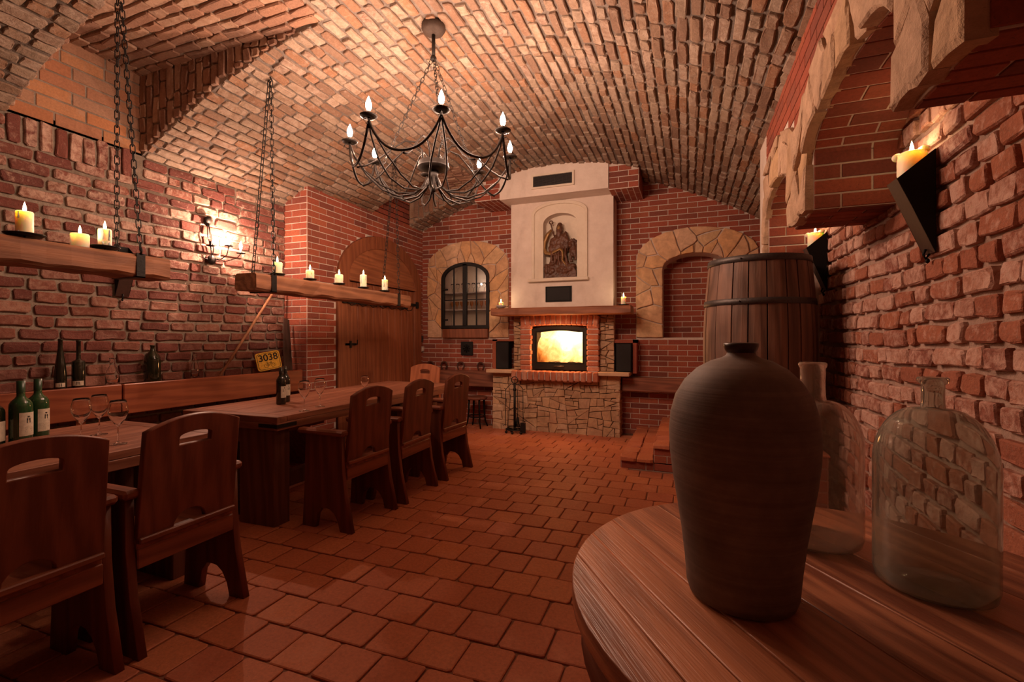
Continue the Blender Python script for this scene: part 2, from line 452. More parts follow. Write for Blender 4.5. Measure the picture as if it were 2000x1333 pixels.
def scatter(parent, items, var, old, mat, piece='brick', rest='brickwork', most=300):
    """items: (centre, u, v, n, length, height). The pieces largest in view become parts, the rest one joined part."""
    scored = []
    for it in items:
        c, u, v, n, L, H = it
        pr = project(c); s = 0
        if pr and -60 < pr[0] < 2060 and -60 < pr[1] < 1393:
            to = Vector((-c[0], -c[1], HC - c[2])); d = to.length
            cosv = Vector(n).dot(to) / max(d, .01)
            if cosv > 0: s = L*H*cosv/d**2
        scored.append(s)
    order = sorted(range(len(items)), key=lambda i: -scored[i])
    rr = random.Random(len(items))
    vv = []; ff = []; off = 0
    for rank, i in enumerate(order):
        c, u, v, n, L, H = items[i]
        me, va, f, bl, bh = var[rr.randrange(len(var))]
        fl = rr.choice((1, -1))
        M = frame(c, Vector(u)*(L/bl)*fl, Vector(v)*(H/bh)*fl, Vector(n))
        if rank < most and scored[i] > 0:
            link(piece, me, None, parent, M)
        else:
            A = np.array(M)
            w = va @ A[:3, :3].T + A[:3, 3]
            vv.append(w)
            for q in f: ff.append([k + off for k in q])
            off += len(va)
    if vv:
        me = bpy.data.meshes.new(rest)
        me.from_pydata(np.concatenate(vv).tolist(), [], ff)
        me.materials.append(mat)
        o = link(rest, me, None, parent)
        o['kind'] = 'stuff'

def subtract(ivs, ex):
    for e0, e1 in ex:
        nx = []
        for a, b in ivs:
            if e1 <= a or e0 >= b: nx.append((a, b)); continue
            if e0 > a: nx.append((a, e0))
            if e1 < b: nx.append((e1, b))
        ivs = nx
    return ivs

def courses(P, u0, u1, v0, v1, ch, lengths, joint, excl=lambda v: [], old=False, seed=1, offset=None, minlen=0.035, wob=0.0):
    """P(u,v) -> (point, u dir, v dir, normal). Lays courses between v0 and v1."""
    rng = random.Random(seed); out = []
    nrow = max(1, round((v1 - v0)/ch)); ch = (v1 - v0)/nrow
    for k in range(nrow):
        v = v0 + (k + 0.5)*ch
        u = u0 - (rng.uniform(0, lengths[0]) if offset is None else offset(k))
        ivs_free = subtract([(u0, u1)], excl(v))
        while u < u1:
            L = rng.choice(lengths)
            if old: L *= rng.uniform(0.88, 1.1)
            for a, b in ivs_free:
                s, e = max(u, a), min(u + L, b)
                if e - s > minlen:
                    um = (s + e)/2
                    vv = v + (wob*math.sin(um*2.1 + v*3) if wob else 0) + (rng.uniform(-.004, .004) if old else 0)
                    pt, du, dv, n = P(um, vv)
                    h = ch - joint
                    if old: h *= rng.uniform(0.93, 1.05)
                    out.append((pt, du, dv, n, e - s - joint, h))
            u += L
    return out

V3 = Vector
OLD_L = [0.22, 0.24, 0.25, 0.13, 0.20, 0.23]
X0, XR = -4.49, 0.97          # left rough wall, right rough wall
XD = -4.14                    # door wall
YP, YB = 4.21, 6.72           # pier face on the left, back wall
XA, YPIER = 0.60, 4.30        # arcade face, far pier on the right
YN = -1.8                     # rear end of the room
def vz(x): return 3.71 - (0.1015 if x < -1.75 else 0.121)*(x + 1.75)**2
def vx_left(z): return -1.75 - math.sqrt(max(3.71 - z, 0)/0.1015)
def vx_right(z): return -1.75 + math.sqrt(max(3.71 - z, 0)/0.121)
LUN = [(1.80, 2.67, 3.66), (5.41, 6.33, 3.60), (-1.2, -0.3, 3.66)]

def struct(name, mb_or_me, mat, M=None):
    o = mb_or_me.build(name, mat, None, M) if isinstance(mb_or_me, MB) else link(name, mb_or_me, mat)
    o['kind'] = 'structure'
    return o
def quad(mb, a, b, c, d): mb.add([a, b, c, d], [(0, 1, 2, 3)])

# ------------------------------------------------------------------ floor
mb = MB(); mb.box(X0 - .2, XR + .3, YN - .1, YB + .3, -0.12, -0.006)
floor = struct('floor', mb, M_['grout'])
def tile_variant(rng, L=0.2):
    h = L/2; c = 0.012; j = 0.0035
    pts = [(-h+c,-h),(h-c,-h),(h,-h+c),(h,h-c),(h-c,h),(-h+c,h),(-h,h-c),(-h,-h+c)]
    pts = [(x + rng.uniform(-j, j), y + rng.uniform(-j, j)) for x, y in pts]
    n = 8; t1, t2 = rng.uniform(-.006, .006), rng.uniform(-.006, .006)
    v = [(x, y, -0.006) for x, y in pts] + [(x, y, 0.0005 + x*t1 + y*t2) for x, y in pts] + [(x*0.955, y*0.955, 0.0035 + x*t1 + y*t2) for x, y in pts]
    f = []
    for a in (0, n):
        for i in range(n): f.append((a+i, a+(i+1) % n, a+n+(i+1) % n, a+n+i))
    f.append(tuple(range(2*n, 3*n)))
    return v, f
rng = random.Random(3); tv = []
for i in range(9):
    v, f = tile_variant(rng)
    me = bpy.data.meshes.new('tile'); me.from_pydata(v, [], f); me.materials.append(M_['tile'])
    tv.append((me, np.array(v), f, 0.2, 0.2))
items = []; P = 0.2145
k0 = int((YN - 1.665)/P) - 1
for k in range(k0, 30):
    yc = 1.665 + (k - 0.5)*P
    if yc < YN or yc > YB - 0.02: continue
    off = (0.0 if k % 2 == 0 else 0.5*P) + rng.uniform(-.025, .025)
    for i in range(-14, 14):
        xc = -1.641 + (i + 0.5)*P + off
        if xc < X0 + .1 or xc > XR - .02: continue
        if yc > 4.95 and xc > -0.65: continue
        items.append((V3((xc, yc, rng.uniform(-.002, .002))), V3((1, 0, 0)), V3((0, 1, 0)), V3((0, 0, 1)), P - rng.uniform(.006, .011), P - rng.uniform(.006, .011)))
scatter(floor, items, tv, False, M_['tile'], 'tile', 'tile_paving')

# ------------------------------------------------------------------ left rough wall
mb = MB(); quad(mb, (X0, YN, 0), (X0, YP, 0), (X0, YP, 3.0), (X0, YN, 3.0))
wl = struct('wall_left', mb, M_['mortar_old'])
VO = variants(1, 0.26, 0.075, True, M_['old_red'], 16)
def PL(u, v): return V3((X0, u, v)), V3((0, 1, 0)), V3((0, 0, 1)), V3((1, 0, 0))
def ex_left(v): return [(1.8, 2.67), (-1.2, -.3)] if v > 2.72 else []
its = courses(PL, YN, YP, 0, 2.93, 0.094, OLD_L, 0.021, ex_left, True, 11, wob=0.012)
for y0, y1 in ((1.8, 2.67), (-1.2, -.3)):
    y = y0 + .04
    while y < y1 - .03:
        its.append((V3((X0, y, 2.845 + R.uniform(-.01, .01))), V3((0, 0, 1)), V3((0, -1, 0)), V3((1, 0, 0)), 0.215 + R.uniform(-.02, .02), 0.072)); y += 0.089
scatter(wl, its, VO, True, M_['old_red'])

# ------------------------------------------------------------------ vaulted ceiling
def vault_cut(x, y):
    """True where the vault is open (lunette recesses)"""
    for a, b, zc in LUN:
        if a < y < b and x < vx_left(zc): return True
    return False
xs = sorted(set([X0 - .02 + i*0.08 for i in range(70) if X0 - .02 + i*0.08 < 1.0] + [1.0] + [vx_left(3.66), vx_left(3.60), XA]))
ys = [YN] + sorted([q for a, b, c in LUN for q in (a, b)]) + [YPIER, YB]
ys = sorted(ys)
mb = MB()
for i in range(len(xs) - 1):
    for j in range(len(ys) - 1):
        xm, ym = (xs[i]+xs[i+1])/2, (ys[j]+ys[j+1])/2
        if vault_cut(xm, ym): continue
        a, b = xs[i], xs[i+1]
        quad(mb, (a, ys[j], vz(a)), (b, ys[j], vz(b)), (b, ys[j+1], vz(b)), (a, ys[j+1], vz(a)))
ceil = struct('ceiling', mb, M_['mortar_vault'])
VV = variants(3, 0.22, 0.070, True, M_['vault'], 16, (.010, .022))
its = []; x = X0 + 0.03; rng = random.Random(5); row = 0
while x < XR - .02:
    k = 0.1015 if x < -1.75 else 0.121
    sl = -2*k*(x + 1.75)
    t = V3((1, 0, sl)).normalized(); n = V3((sl, 0, -1)).normalized()
    ex = []
    for a, b, zc in LUN:
        if x < vx_left(zc): ex.append((a + .012, b - .012))
    y1 = YB if x > XA - 0.02 else YB
    if x > XA: ex.append((YN, YPIER + .1))
    u = YN - rng.uniform(0, .27)
    free = subtract([(YN, y1)], ex)
    while u < y1:
        L = rng.choice([.20, .22, .13, .24, .18] if x < -1.6 else [.26, .28, .14, .24, .13, .14])*rng.uniform(.9, 1.08)
        for a, b in free:
            s, e = max(u, a), min(u + L, b)
            if e - s > .04:
                c = V3((x + rng.uniform(-.003, .003), (s+e)/2, vz(x))) + n*rng.uniform(-.004, .004)
                its.append((c, V3((0, 1, 0)), -t, n, e - s - .019, (.0875 - .0185)*rng.uniform(.92, 1.05)))
        u += L
    x += 0.0885*t.x; row += 1
scatter(ceil, its, VV, True, M_['vault'])

# lunette recesses
VF = variants(4, 0.30, 0.085, False, M_['flat_orange'])
VD = variants(5, 0.26, 0.074, True, M_['vault_dark'])
def lunette(idx, y0, y1, zc, xend, old_end, zb):
    xg = vx_left(zc)
    mb = MB()
    quad(mb, (xend, y0, zb), (xend, y1, zb), (xend, y1, zc), (xend, y0, zc))
    quad(mb, (xend, y0, zc), (xend, y1, zc), (xg + .02, y1, zc), (xg + .02, y0, zc))
    n = 16
    for y in (y0, y1):
        for i in range(n):
            a = xend + (xg - xend)*i/n; b = xend + (xg - xend)*(i+1)/n
            quad(mb, (a, y, vz(a)), (b, y, vz(b)), (b, y, zc), (a, y, zc))
    o = struct('ceiling_recess', mb, M_['mortar_old'])
    if old_end:
        a = courses(lambda u, v: (V3((xend, u, v)), V3((0, 1, 0)), V3((0, 0, 1)), V3((1, 0, 0))), y0, y1, zb + .01, zc, .098, [.31, .31, .29], .014, seed=idx)
        scatter(o, a, VF, False, M_['flat_orange'])
    b = courses(lambda u, v: (V3((v, y1, u)), V3((0, 0, 1)), V3((-1, 0, 0)), V3((0, -1, 0))), zb, zc, xend, xg - .1, .088, [.26, .25, .14], .016,
                lambda v: [(zb - 1, vz(v) + .002)], True, seed=idx + 40)
    b += courses(lambda u, v: (V3((v, y0, u)), V3((0, 0, 1)), V3((1, 0, 0)), V3((0, 1, 0))), zb, zc, xend, xg - .1, .088, [.26, .25, .14], .016,
                 lambda v: [(zb - 1, vz(v) + .005)], True, seed=idx + 60)
    b += courses(lambda u, v: (V3((u, v, zc)), V3((1, 0, 0)), V3((0, -1, 0)), V3((0, 0, -1))), xend, xg, y0, y1, .088, [.27, .26, .14], .016, old=True, seed=idx + 80)
    scatter(o, b, VD, True, M_['vault_dark'], most=280)
    return o
lunette(1, *LUN[0], X0, True, 2.95)
lunette(2, *LUN[1], XD, False, vz(XD))
lunette(3, *LUN[2], X0, True, 2.95)

# ------------------------------------------------------------------ left pier and the door wall (new brick)
VN = variants(6, 0.24, 0.064, False, M_['new_red'])
NL = [0.25]
def halfoff(k): return 0.0 if k % 2 == 0 else 0.125
DZ0, DOOR_Y0, DOOR_Y1, DOOR_ZS = 0, 4.684, 6.638, 2.12
def door_z(y):
    h = (DOOR_Y1 - DOOR_Y0)/2; c = (DOOR_Y0 + DOOR_Y1)/2
    q = 1 - ((y - c)/h)**2
    return DOOR_ZS + 0.68*math.sqrt(max(q, 0))
mb = MB()
quad(mb, (X0, YP, 0), (XD, YP, 0), (XD, YP, 3.2), (X0, YP, 3.2))
ysd = [YP] + [DOOR_Y0 + (DOOR_Y1 - DOOR_Y0)*(.5 - .5*math.cos(PI*i/24)) for i in range(25)] + [YB]
for i in range(len(ysd) - 1):
    a, b = ysd[i], ysd[i+1]
    ins = a >= DOOR_Y0 - 1e-6 and b <= DOOR_Y1 + 1e-6
    quad(mb, (XD, a, door_z(a) if ins else 0), (XD, b, door_z(b) if ins else 0), (XD, b, 3.7), (XD, a, 3.7))
    if ins: quad(mb, (XD, a, door_z(a)), (XD, b, door_z(b)), (XD - .3, b, door_z(b)), (XD - .3, a, door_z(a)))
for y in (DOOR_Y0, DOOR_Y1): quad(mb, (XD, y, 0), (XD - .3, y, 0), (XD - .3, y, DOOR_ZS), (XD, y, DOOR_ZS))
quad(mb, (XD - .3, DOOR_Y0, 0), (XD - .3, DOOR_Y1, 0), (XD - .3, DOOR_Y1, 3), (XD - .3, DOOR_Y0, 3))
wd = struct('wall_door_side', mb, M_['mortar_new'])
def ex_pier(v):
    xl = vx_left(v) if v > vz(X0) else X0 - 1
    return [(X0 - 1, xl)]
its = courses(lambda u, v: (V3((u, YP, v)), V3((1, 0, 0)), V3((0, 0, 1)), V3((0, -1, 0))), X0, XD, 0, 3.15, .075, NL, .01, ex_pier, seed=21, offset=halfoff)
def ex_door(v):
    ex = []
    if v < DOOR_ZS: ex.append((DOOR_Y0, DOOR_Y1))
    elif v < DOOR_ZS + .68:
        c = (DOOR_Y0 + DOOR_Y1)/2; h = (DOOR_Y1 - DOOR_Y0)/2*math.sqrt(1 - ((v - DOOR_ZS)/.68)**2)
        ex.append((c - h, c + h))
    if v > vz(XD) - .01: ex += [(YP - 1, LUN[1][0]), (LUN[1][1], YB + 1)]
    return ex
its += courses(lambda u, v: (V3((XD, u, v)), V3((0, 1, 0)), V3((0, 0, 1)), V3((1, 0, 0))), YP, YB, 0, 3.6, .075, NL, .01, ex_door, seed=22, offset=lambda k: .06 if k % 2 else .185)
scatter(wd, its, VN, False, M_['new_red'])

# ------------------------------------------------------------------ back wall
NX0, NX1, NZ0, NZS, NZT = -0.336, 0.49, 1.357, 2.30, 2.50     # right niche
WX0, WX1, WZ0, WZS, WZT = -3.76, -2.91, 1.50, 2.30, 2.56      # cupboard window
def archtop(x, x0, x1, zs, zt):
    c = (x0+x1)/2; h = (x1-x0)/2; return zs + (zt - zs)*math.sqrt(max(0, 1 - ((x - c)/h)**2))
def archspan(v, x0, x1, zs, zt):
    c = (x0+x1)/2; h = (x1-x0)/2
    if v <= zs: return (x0, x1)
    if v >= zt: return None
    q = h*math.sqrt(1 - ((v - zs)/(zt - zs))**2); return (c - q, c + q)
mb = MB()
def wall_with(mb, xlist, holes, z1):
    for i in range(len(xlist) - 1):
        a, b = xlist[i], xlist[i+1]; m = (a + b)/2; hit = None
        for h in holes:
            if h[0] < m < h[1]: hit = h
        if hit:
            x0, x1, z0, zs, zt = hit
            quad(mb, (a, YB, 0), (b, YB, 0), (b, YB, z0), (a, YB, z0))
            za, zb = archtop(a, x0, x1, zs, zt), archtop(b, x0, x1, zs, zt)
            quad(mb, (a, YB, za), (b, YB, zb), (b, YB, z1), (a, YB, z1))
            quad(mb, (a, YB, za), (b, YB, zb), (b, YB + .32, zb), (a, YB + .32, za))
        else: quad(mb, (a, YB, 0), (b, YB, 0), (b, YB, z1), (a, YB, z1))
holes = [(NX0, NX1, NZ0, NZS, NZT), (WX0, WX1, WZ0, WZS, WZT)]
xl = [XD, WX0] + [WX0 + (WX1-WX0)*(.5 - .5*math.cos(PI*i/20)) for i in range(1, 20)] + [WX1, NX0] + [NX0 + (NX1-NX0)*(.5 - .5*math.cos(PI*i/20)) for i in range(1, 20)] + [NX1, 1.3]
wall_with(mb, xl, holes, 3.8)
for x0, x1, z0, zs, zt in holes:
    for x in (x0, x1): quad(mb, (x, YB, z0), (x, YB + .32, z0), (x, YB + .32, zs), (x, YB, zs))
    quad(mb, (x0, YB, z0), (x1, YB, z0), (x1, YB + .32, z0), (x0, YB + .32, z0))
    quad(mb, (x0, YB + .32, z0), (x1, YB + .32, z0), (x1, YB + .32, zt), (x0, YB + .32, zt))
wb = struct('wall_back', mb, M_['mortar_new'])
# outlines of the stone surrounds
SW = (-4.02, -2.60, 1.36, 2.52, 2.90)     # around the window: x0,x1,z0,zs,zt
SN = (-0.684, 0.84, 1.36, 2.45, 2.84)     # around the niche
FP_L, FP_R = -2.74, -0.87
def ex_back(v):
    ex = []
    for h in (SW, SN):
        if v > h[2]:
            s = archspan(v, h[0], h[1], h[3], h[4])
            if s: ex.append(s)
    ex.append((-9, vx_left(v) if v > vz(XD) else -9)); ex.append((vx_right(v) if v > 2.7 else 9, 9.5))
    if v < 0.86: ex.append((FP_L + .05, FP_R - .05))
    elif v < 3.3: ex.append((-2.40, -1.0))
    return ex
its = courses(lambda u, v: (V3((u, YB, v)), V3((1, 0, 0)), V3((0, 0, 1)), V3((0, -1, 0))), XD, 1.25, 0, 3.7, .0745, NL, .01, ex_back, seed=31, offset=halfoff)
def ex_niche(v):
    s = archspan(v, NX0, NX1, NZS, NZT)
    return [(-9, s[0]), (s[1], 9)] if s else [(-9, 9)]
its += courses(lambda u, v: (V3((u, YB + .32, v)), V3((1, 0, 0)), V3((0, 0, 1)), V3((0, -1, 0))), NX0, NX1, NZ0, NZT, .0745, NL, .01, ex_niche, seed=32, offset=halfoff)
scatter(wb, its, VN, False, M_['new_red'])

# ------------------------------------------------------------------ irregular stones
def clip_half(poly, a, b, c):
    """keep a*x + b*y <= c"""
    out = []
    for i in range(len(poly)):
        p, q = poly[i], poly[(i+1) % len(poly)]
        dp, dq = a*p[0] + b*p[1] - c, a*q[0] + b*q[1] - c
        if dp <= 0: out.append(p)
        if (dp < 0) != (dq < 0) and dp != dq:
            t = dp/(dp - dq); out.append((p[0] + t*(q[0]-p[0]), p[1] + t*(q[1]-p[1])))
    return out
def voronoi(seeds, w, h, gap):
    cells = []
    for i, s in enumerate(seeds):
        poly = [(0, 0), (w, 0), (w, h), (0, h)]
        for j, t in enumerate(seeds):
            if i == j: continue
            dx, dy = t[0]-s[0], t[1]-s[1]; d = math.hypot(dx, dy)
            if d > 1e-6:
                dx /= d; dy /= d
                poly = clip_half(poly, dx, dy, dx*(s[0]+t[0])/2 + dy*(s[1]+t[1])/2 - gap/2)
            if len(poly) < 3: break
        if len(poly) >= 3: cells.append(poly)
    return cells
def stone_piece(mb, poly, F, d, rng, sub=0.09, jit=0.006, inset=0.012):
    """poly in flat coordinates, F(u,v) -> (point, normal)"""
    pts = []
    for i in range(len(poly)):
        p, q = poly[i], poly[(i+1) % len(poly)]
        L = math.hypot(q[0]-p[0], q[1]-p[1])
        if L < 0.008: continue
        k = max(1, int(L/sub))
        for a in range(k):
            t = a/k; jj = jit
            pts.append((p[0] + t*(q[0]-p[0]) + rng.uniform(-jj, jj), p[1] + t*(q[1]-p[1]) + rng.uniform(-jj, jj)))
    if len(pts) < 3: return False
    cx = sum(p[0] for p in pts)/len(pts); cy = sum(p[1] for p in pts)/len(pts)
    n = len(pts); ring = []
    tx, ty = rng.uniform(-.05, .05), rng.uniform(-.05, .05)
    v = []
    for z, ins in ((-0.02, 0), (d - inset*.6, 0), (d, inset)):
        for p in pts:
            dx, dy = cx - p[0], cy - p[1]; l = math.hypot(dx, dy) or 1
            q = (p[0] + dx/l*min(ins, l*.4), p[1] + dy/l*min(ins, l*.4))
            P0, N0 = F(*q)
            zz = z if z < 0 else z + (p[0]-cx)*tx + (p[1]-cy)*ty + rng.uniform(-.002, .002)
            v.append(tuple(P0 + N0*zz))
    P0, N0 = F(cx, cy); v.append(tuple(P0 + N0*(d + .002)))
    f = []
    for a in (0, n):
        for i in range(n): f.append((a+i, a+(i+1) % n, a+n+(i+1) % n, a+n+i))
    for i in range(n): f.append((2*n+i, 2*n+(i+1) % n, 3*n))
    mb.add(v, f, False)
    return True
def stones(parent, seeds, w, h, gap, F, mat, d=(.02, .04), seed=1, name='stone', skip=None, **kw):
    rng = random.Random(seed)
    for c in (seeds if isinstance(seeds[0], list) else voronoi(seeds, w, h, gap)):
        if skip and skip(sum(p[0] for p in c)/len(c), sum(p[1] for p in c)/len(c)): continue
        mb = MB()
        if stone_piece(mb, c, F, rng.uniform(*d), rng, **kw): mb.build(name, mat, parent)
def rubble_cells(w, h, rng, amin, amax, gap, slant=.16):
    """roughly coursed rubble: recursive cuts, mostly level or upright"""
    out = []; st = [[(0, 0), (w, 0), (w, h), (0, h)]]
    while st:
        p = st.pop(); n = len(p)
        if n < 3: continue
        A = abs(sum(p[i][0]*p[(i+1) % n][1] - p[(i+1) % n][0]*p[i][1] for i in range(n)))/2
        xs_ = [q[0] for q in p]; ys_ = [q[1] for q in p]; W_, H_ = max(xs_)-min(xs_), max(ys_)-min(ys_)
        if A < rng.uniform(amin, amax) and W_ < 3.2*H_ and H_ < 1.5*W_: out.append(p); continue
        if A < amin*.4: out.append(p); continue
        horiz = H_*rng.uniform(1.15, 2.0) > W_
        t = rng.uniform(.34, .66); cx, cy = min(xs_) + W_*t, min(ys_) + H_*t
        a = (PI/2 if horiz else 0) + rng.uniform(-slant, slant) + (rng.choice((-.5, .5)) if rng.random() < .1 else 0)
        nx, ny = math.cos(a), math.sin(a); c = nx*cx + ny*cy
        st.append(clip_half(p, nx, ny, c - gap/2)); st.append(clip_half(p, -nx, -ny, -c - gap/2))
    return out
def jitter_grid(w, h, nx, ny, j, rng, stagger=True):
    s = []
    for b in range(ny):
        k = max(1, nx + rng.choice((-1, 0, 0, 1)) if nx > 2 else nx)
        for a in range(k):
            s.append(((a + .5 + (0.25 if stagger and b % 2 else -0.25 if stagger else 0))*w/k + rng.uniform(-j, j)*w/k, (b + .5)*h/ny + rng.uniform(-j, j)*h/ny))
    return s
def band(inner, outer, n):
    """polyline pairs of equal count -> F(s,t) and total length"""
    L = [0]
    for i in range(1, n):
        m0 = ((inner[i-1][0]+outer[i-1][0])/2, (inner[i-1][1]+outer[i-1][1])/2); m1 = ((inner[i][0]+outer[i][0])/2, (inner[i][1]+outer[i][1])/2)
        L.append(L[-1] + math.hypot(m1[0]-m0[0], m1[1]-m0[1]))
    def f(s, t, W):
        s = max(0, min(L[-1] - 1e-6, s)); i = 0
        while L[i+1] < s: i += 1
        q = (s - L[i])/(L[i+1] - L[i])
        a = [inner[i][k] + q*(inner[i+1][k]-inner[i][k]) for k in (0, 1)]
        b = [outer[i][k] + q*(outer[i+1][k]-outer[i][k]) for k in (0, 1)]
        return a[0] + (b[0]-a[0])*t/W, a[1] + (b[1]-a[1])*t/W
    return f, L[-1]
def surround(name, inn, out, seed, parent, ncol, W=0.3):
    """arched band on the back wall from jamb to jamb"""
    def side(h, k):
        x0, x1, z0, zs, zt = h; pts = []
        for i in range(k): pts.append((x0, z0 + (zs - z0)*i/k))
        c = (x0+x1)/2; r = (x1-x0)/2
        for i in range(2*k+1):
            a = PI - PI*i/(2*k); pts.append((c + r*math.cos(a), zs + (zt - zs)*math.sin(a)))
        for i in range(k): pts.append((x1, zs - (zs - z0)*(i+1)/k))
        return pts
    a, b = side(inn, 12), side(out, 12)
    f, L = band(a, b, len(a))
    rng = random.Random(seed)
    sd = jitter_grid(L, W, ncol, 1, .28, rng, False) + [(rng.uniform(.05, .95)*L, rng.choice((.12, .85))*W) for _ in range(ncol)]
    def F(s, t):
        x, z = f(s, t, W); return V3((x, YB, z)), V3((0, -1, 0))
    me = MB()
    for i in range(len(a) - 1):
        quad(me, (a[i][0], YB - .012, a[i][1]), (a[i+1][0], YB - .012, a[i+1][1]), (b[i+1][0], YB - .012, b[i+1][1]), (b[i][0], YB - .012, b[i][1]))
    base = me.build('joint_bed', M_['mortar_new'], parent)
    stones(base, sd, L, W, .013, F, M_['gold_stone'], (.032, .05), seed, sub=.07, jit=.004, inset=.009)
t1 = struct('trim_1', MB().box(SW[0], SW[0] + .02, YB - .005, YB + .02, 1.36, 1.38), M_['mortar_new'])
surround('window', (WX0, WX1, 1.36, WZS, WZT), SW, 5, t1, 15)
t2 = struct('trim_2', MB().box(SN[0], SN[0] + .02, YB - .005, YB + .02, 1.36, 1.38), M_['mortar_new'])
surround('niche', (NX0, NX1, 1.36, NZS, NZT), SN, 8, t2, 14)

# ------------------------------------------------------------------ right rough wall
mb = MB(); quad(mb, (XR, YN, 0), (XR, YPIER, 0), (XR, YPIER, 3.2), (XR, YN, 3.2))
wr = struct('wall_right', mb, M_['mortar_pink'])
VP_ = variants(7, 0.26, 0.075, True, M_['old_pink'], 14)
its = courses(lambda u, v: (V3((XR, u, v)), V3((0, -1, 0)), V3((0, 0, 1)), V3((-1, 0, 0))), YN, YPIER, 0, 3.0, 0.094, [.25, .14, .13, .15, .22, .12], 0.022, lambda v: [], True, 51, wob=0.014)
scatter(wr, its, VP_, True, M_['old_pink'])
# far wall piece behind the pier and the pier itself
mb = MB()
quad(mb, (XA, YPIER, 0), (XR + .1, YPIER, 0), (XR + .1, YPIER, 3.3), (XA, YPIER, 3.3))
quad(mb, (XA, YPIER, 0), (XA, YPIER + .4, 0), (XA, YPIER + .4, 3.3), (XA, YPIER, 3.3))
quad(mb, (XA, YPIER + .4, 0), (1.3, YPIER + .4, 0), (1.3, YPIER + .4, 3.3), (XA, YPIER + .4, 3.3))
quad(mb, (1.3, YPIER + .4, 0), (1.3, YB, 0), (1.3, YB, 3.3), (1.3, YPIER + .4, 3.3))
wp = struct('wall_right_pier', mb, M_['mortar_new'])
its = courses(lambda u, v: (V3((u, YPIER, v)), V3((1, 0, 0)), V3((0, 0, 1)), V3((0, -1, 0))), XA, XR + .02, 0, 3.1, .075, NL, .01, seed=61, offset=halfoff)
its += courses(lambda u, v: (V3((1.3, u, v)), V3((0, -1, 0)), V3((0, 0, 1)), V3((-1, 0, 0))), YPIER + .4, YB, 0, 2.9, .075, NL, .01, seed=62, offset=halfoff)
scatter(wp, its, VN, False, M_['new_red'], most=220)

# ------------------------------------------------------------------ arcade: corbelled arches in front of the right wall
OPEN = [(3.24, 4.22), (1.66, 2.79), (0.0, 1.30), (-1.6, -0.36)]    # openings along Y
SB, SP, RISE = 2.01, 2.29, 0.15
def intr(y):
    for a, b in OPEN:
        if a < y < b:
            q = 1 - ((y - (a+b)/2)/((b-a)/2))**2
            return SP + RISE*math.sqrt(max(q, 0))
    if y > 4.22: return 0.0
    return SB
def outer(y):
    best = 2.53
    for a, b in OPEN:
        c, h = (a+b)/2, (b-a)/2 + .2
        q = 1 - ((y - c)/h)**2
        if q > 0: best = max(best, 2.36 + .37*math.sqrt(q))
    return best
prof = []
for i, (a, b) in enumerate(OPEN):
    prof += [(b, SB), (b, SP)] if i else [(b, 0.0), (b, SP)]
    prof += [((a+b)/2 + (b-a)/2*math.cos(PI*k/16), SP + RISE*math.sin(PI*k/16)) for k in range(1, 16)]
    prof += [(a, SP), (a, SB)]
XAI = XR + .02
mb = MB(); mb2 = []
# face strips
yy = sorted(set([round(p[0], 5) for p in prof] + [YPIER, YN]))
for i in range(len(yy) - 1):
    a, b = yy[i], yy[i+1]; m = (a+b)/2
    if m > 4.22: lo_a = lo_b = 0.0
    elif any(o[0] < m < o[1] for o in OPEN): lo_a, lo_b = intr(a + 1e-4), intr(b - 1e-4)
    else: lo_a = lo_b = SB
    quad(mb, (XA, a, lo_a), (XA, b, lo_b), (XA, b, 3.12), (XA, a, 3.12))
    if lo_a > 0: quad(mb, (XA, a, lo_a), (XA, b, lo_b), (XAI, b, lo_b), (XAI, a, lo_a))
for a, b in OPEN:
    quad(mb, (XA, a, SB), (XAI, a, SB), (XAI, a, SP), (XA, a, SP))
    quad(mb, (XA, b, SB if b < 4 else 0), (XAI, b, SB if b < 4 else 0), (XAI, b, SP), (XA, b, SP))
ar = struct('wall_arcade', mb, M_['mortar_new'])
its = courses(lambda u, v: (V3((XA, u, v)), V3((0, -1, 0)), V3((0, 0, 1)), V3((-1, 0, 0))), YN, YPIER, 2.36, 3.06, .075, NL, .01,
              lambda v: [(y/50 - .01, y/50 + .011) for y in range(int(YN*50), int(4.4*50)) if outer(y/50) > v - .02], seed=71, offset=halfoff)
# soffits: rows run across the arch (along X)
for a, b in OPEN:
    c, h = (a+b)/2, (b-a)/2; k = 0; th = 0.0
    n = 15 if b - a > 1 else 12
    for k in range(n):
        t0 = PI*(k + .5)/n
        y, z = c + h*math.cos(t0), SP + RISE*math.sin(t0)
        tg = V3((0, -h*math.sin(t0), RISE*math.cos(t0))); seglen = tg.length*PI/n; tg.normalize()
        nn_ = V3((0, -tg.z, tg.y));
        if nn_.z > 0: nn_ = -nn_
        x = XA; first = .12 if k % 2 else .25
        while x < XAI - .03:
            L = min(first, XAI - x); first = .25
            its.append((V3((x + L/2, y, z)), V3((1, 0, 0)), tg, nn_, L - .01, max(seglen - .01, .02))); x += L
    for y, s in ((a, 1), (b, -1)):
        zlo = SB if not (y == 4.22) else SB
        for r in range(int((SP - zlo)/.0745 + .4)):
            x = XA; first = .25 if r % 2 else .12
            while x < XAI - .03:
                L = min(first, XAI - x); first = .25
                its.append((V3((x + L/2, y, zlo + (r + .5)*.0745)), V3((1, 0, 0)), V3((0, 0, 1)), V3((0, s, 0)), L - .01, .0645)); x += L
for a, b in ((2.79, 3.24), (1.30, 1.66), (-.36, 0.0)):
    r = 0; y = a
    while y < b - .03:
        x = XA; first = .25 if r % 2 else .12; w = min(.075, b - y)
        while x < XAI - .03:
            L = min(first, XAI - x); first = .25
            its.append((V3((x + L/2, y + w/2, SB)), V3((1, 0, 0)), V3((0, 1, 0)), V3((0, 0, -1)), L - .01, w - .01)); x += L
        y += .075; r += 1
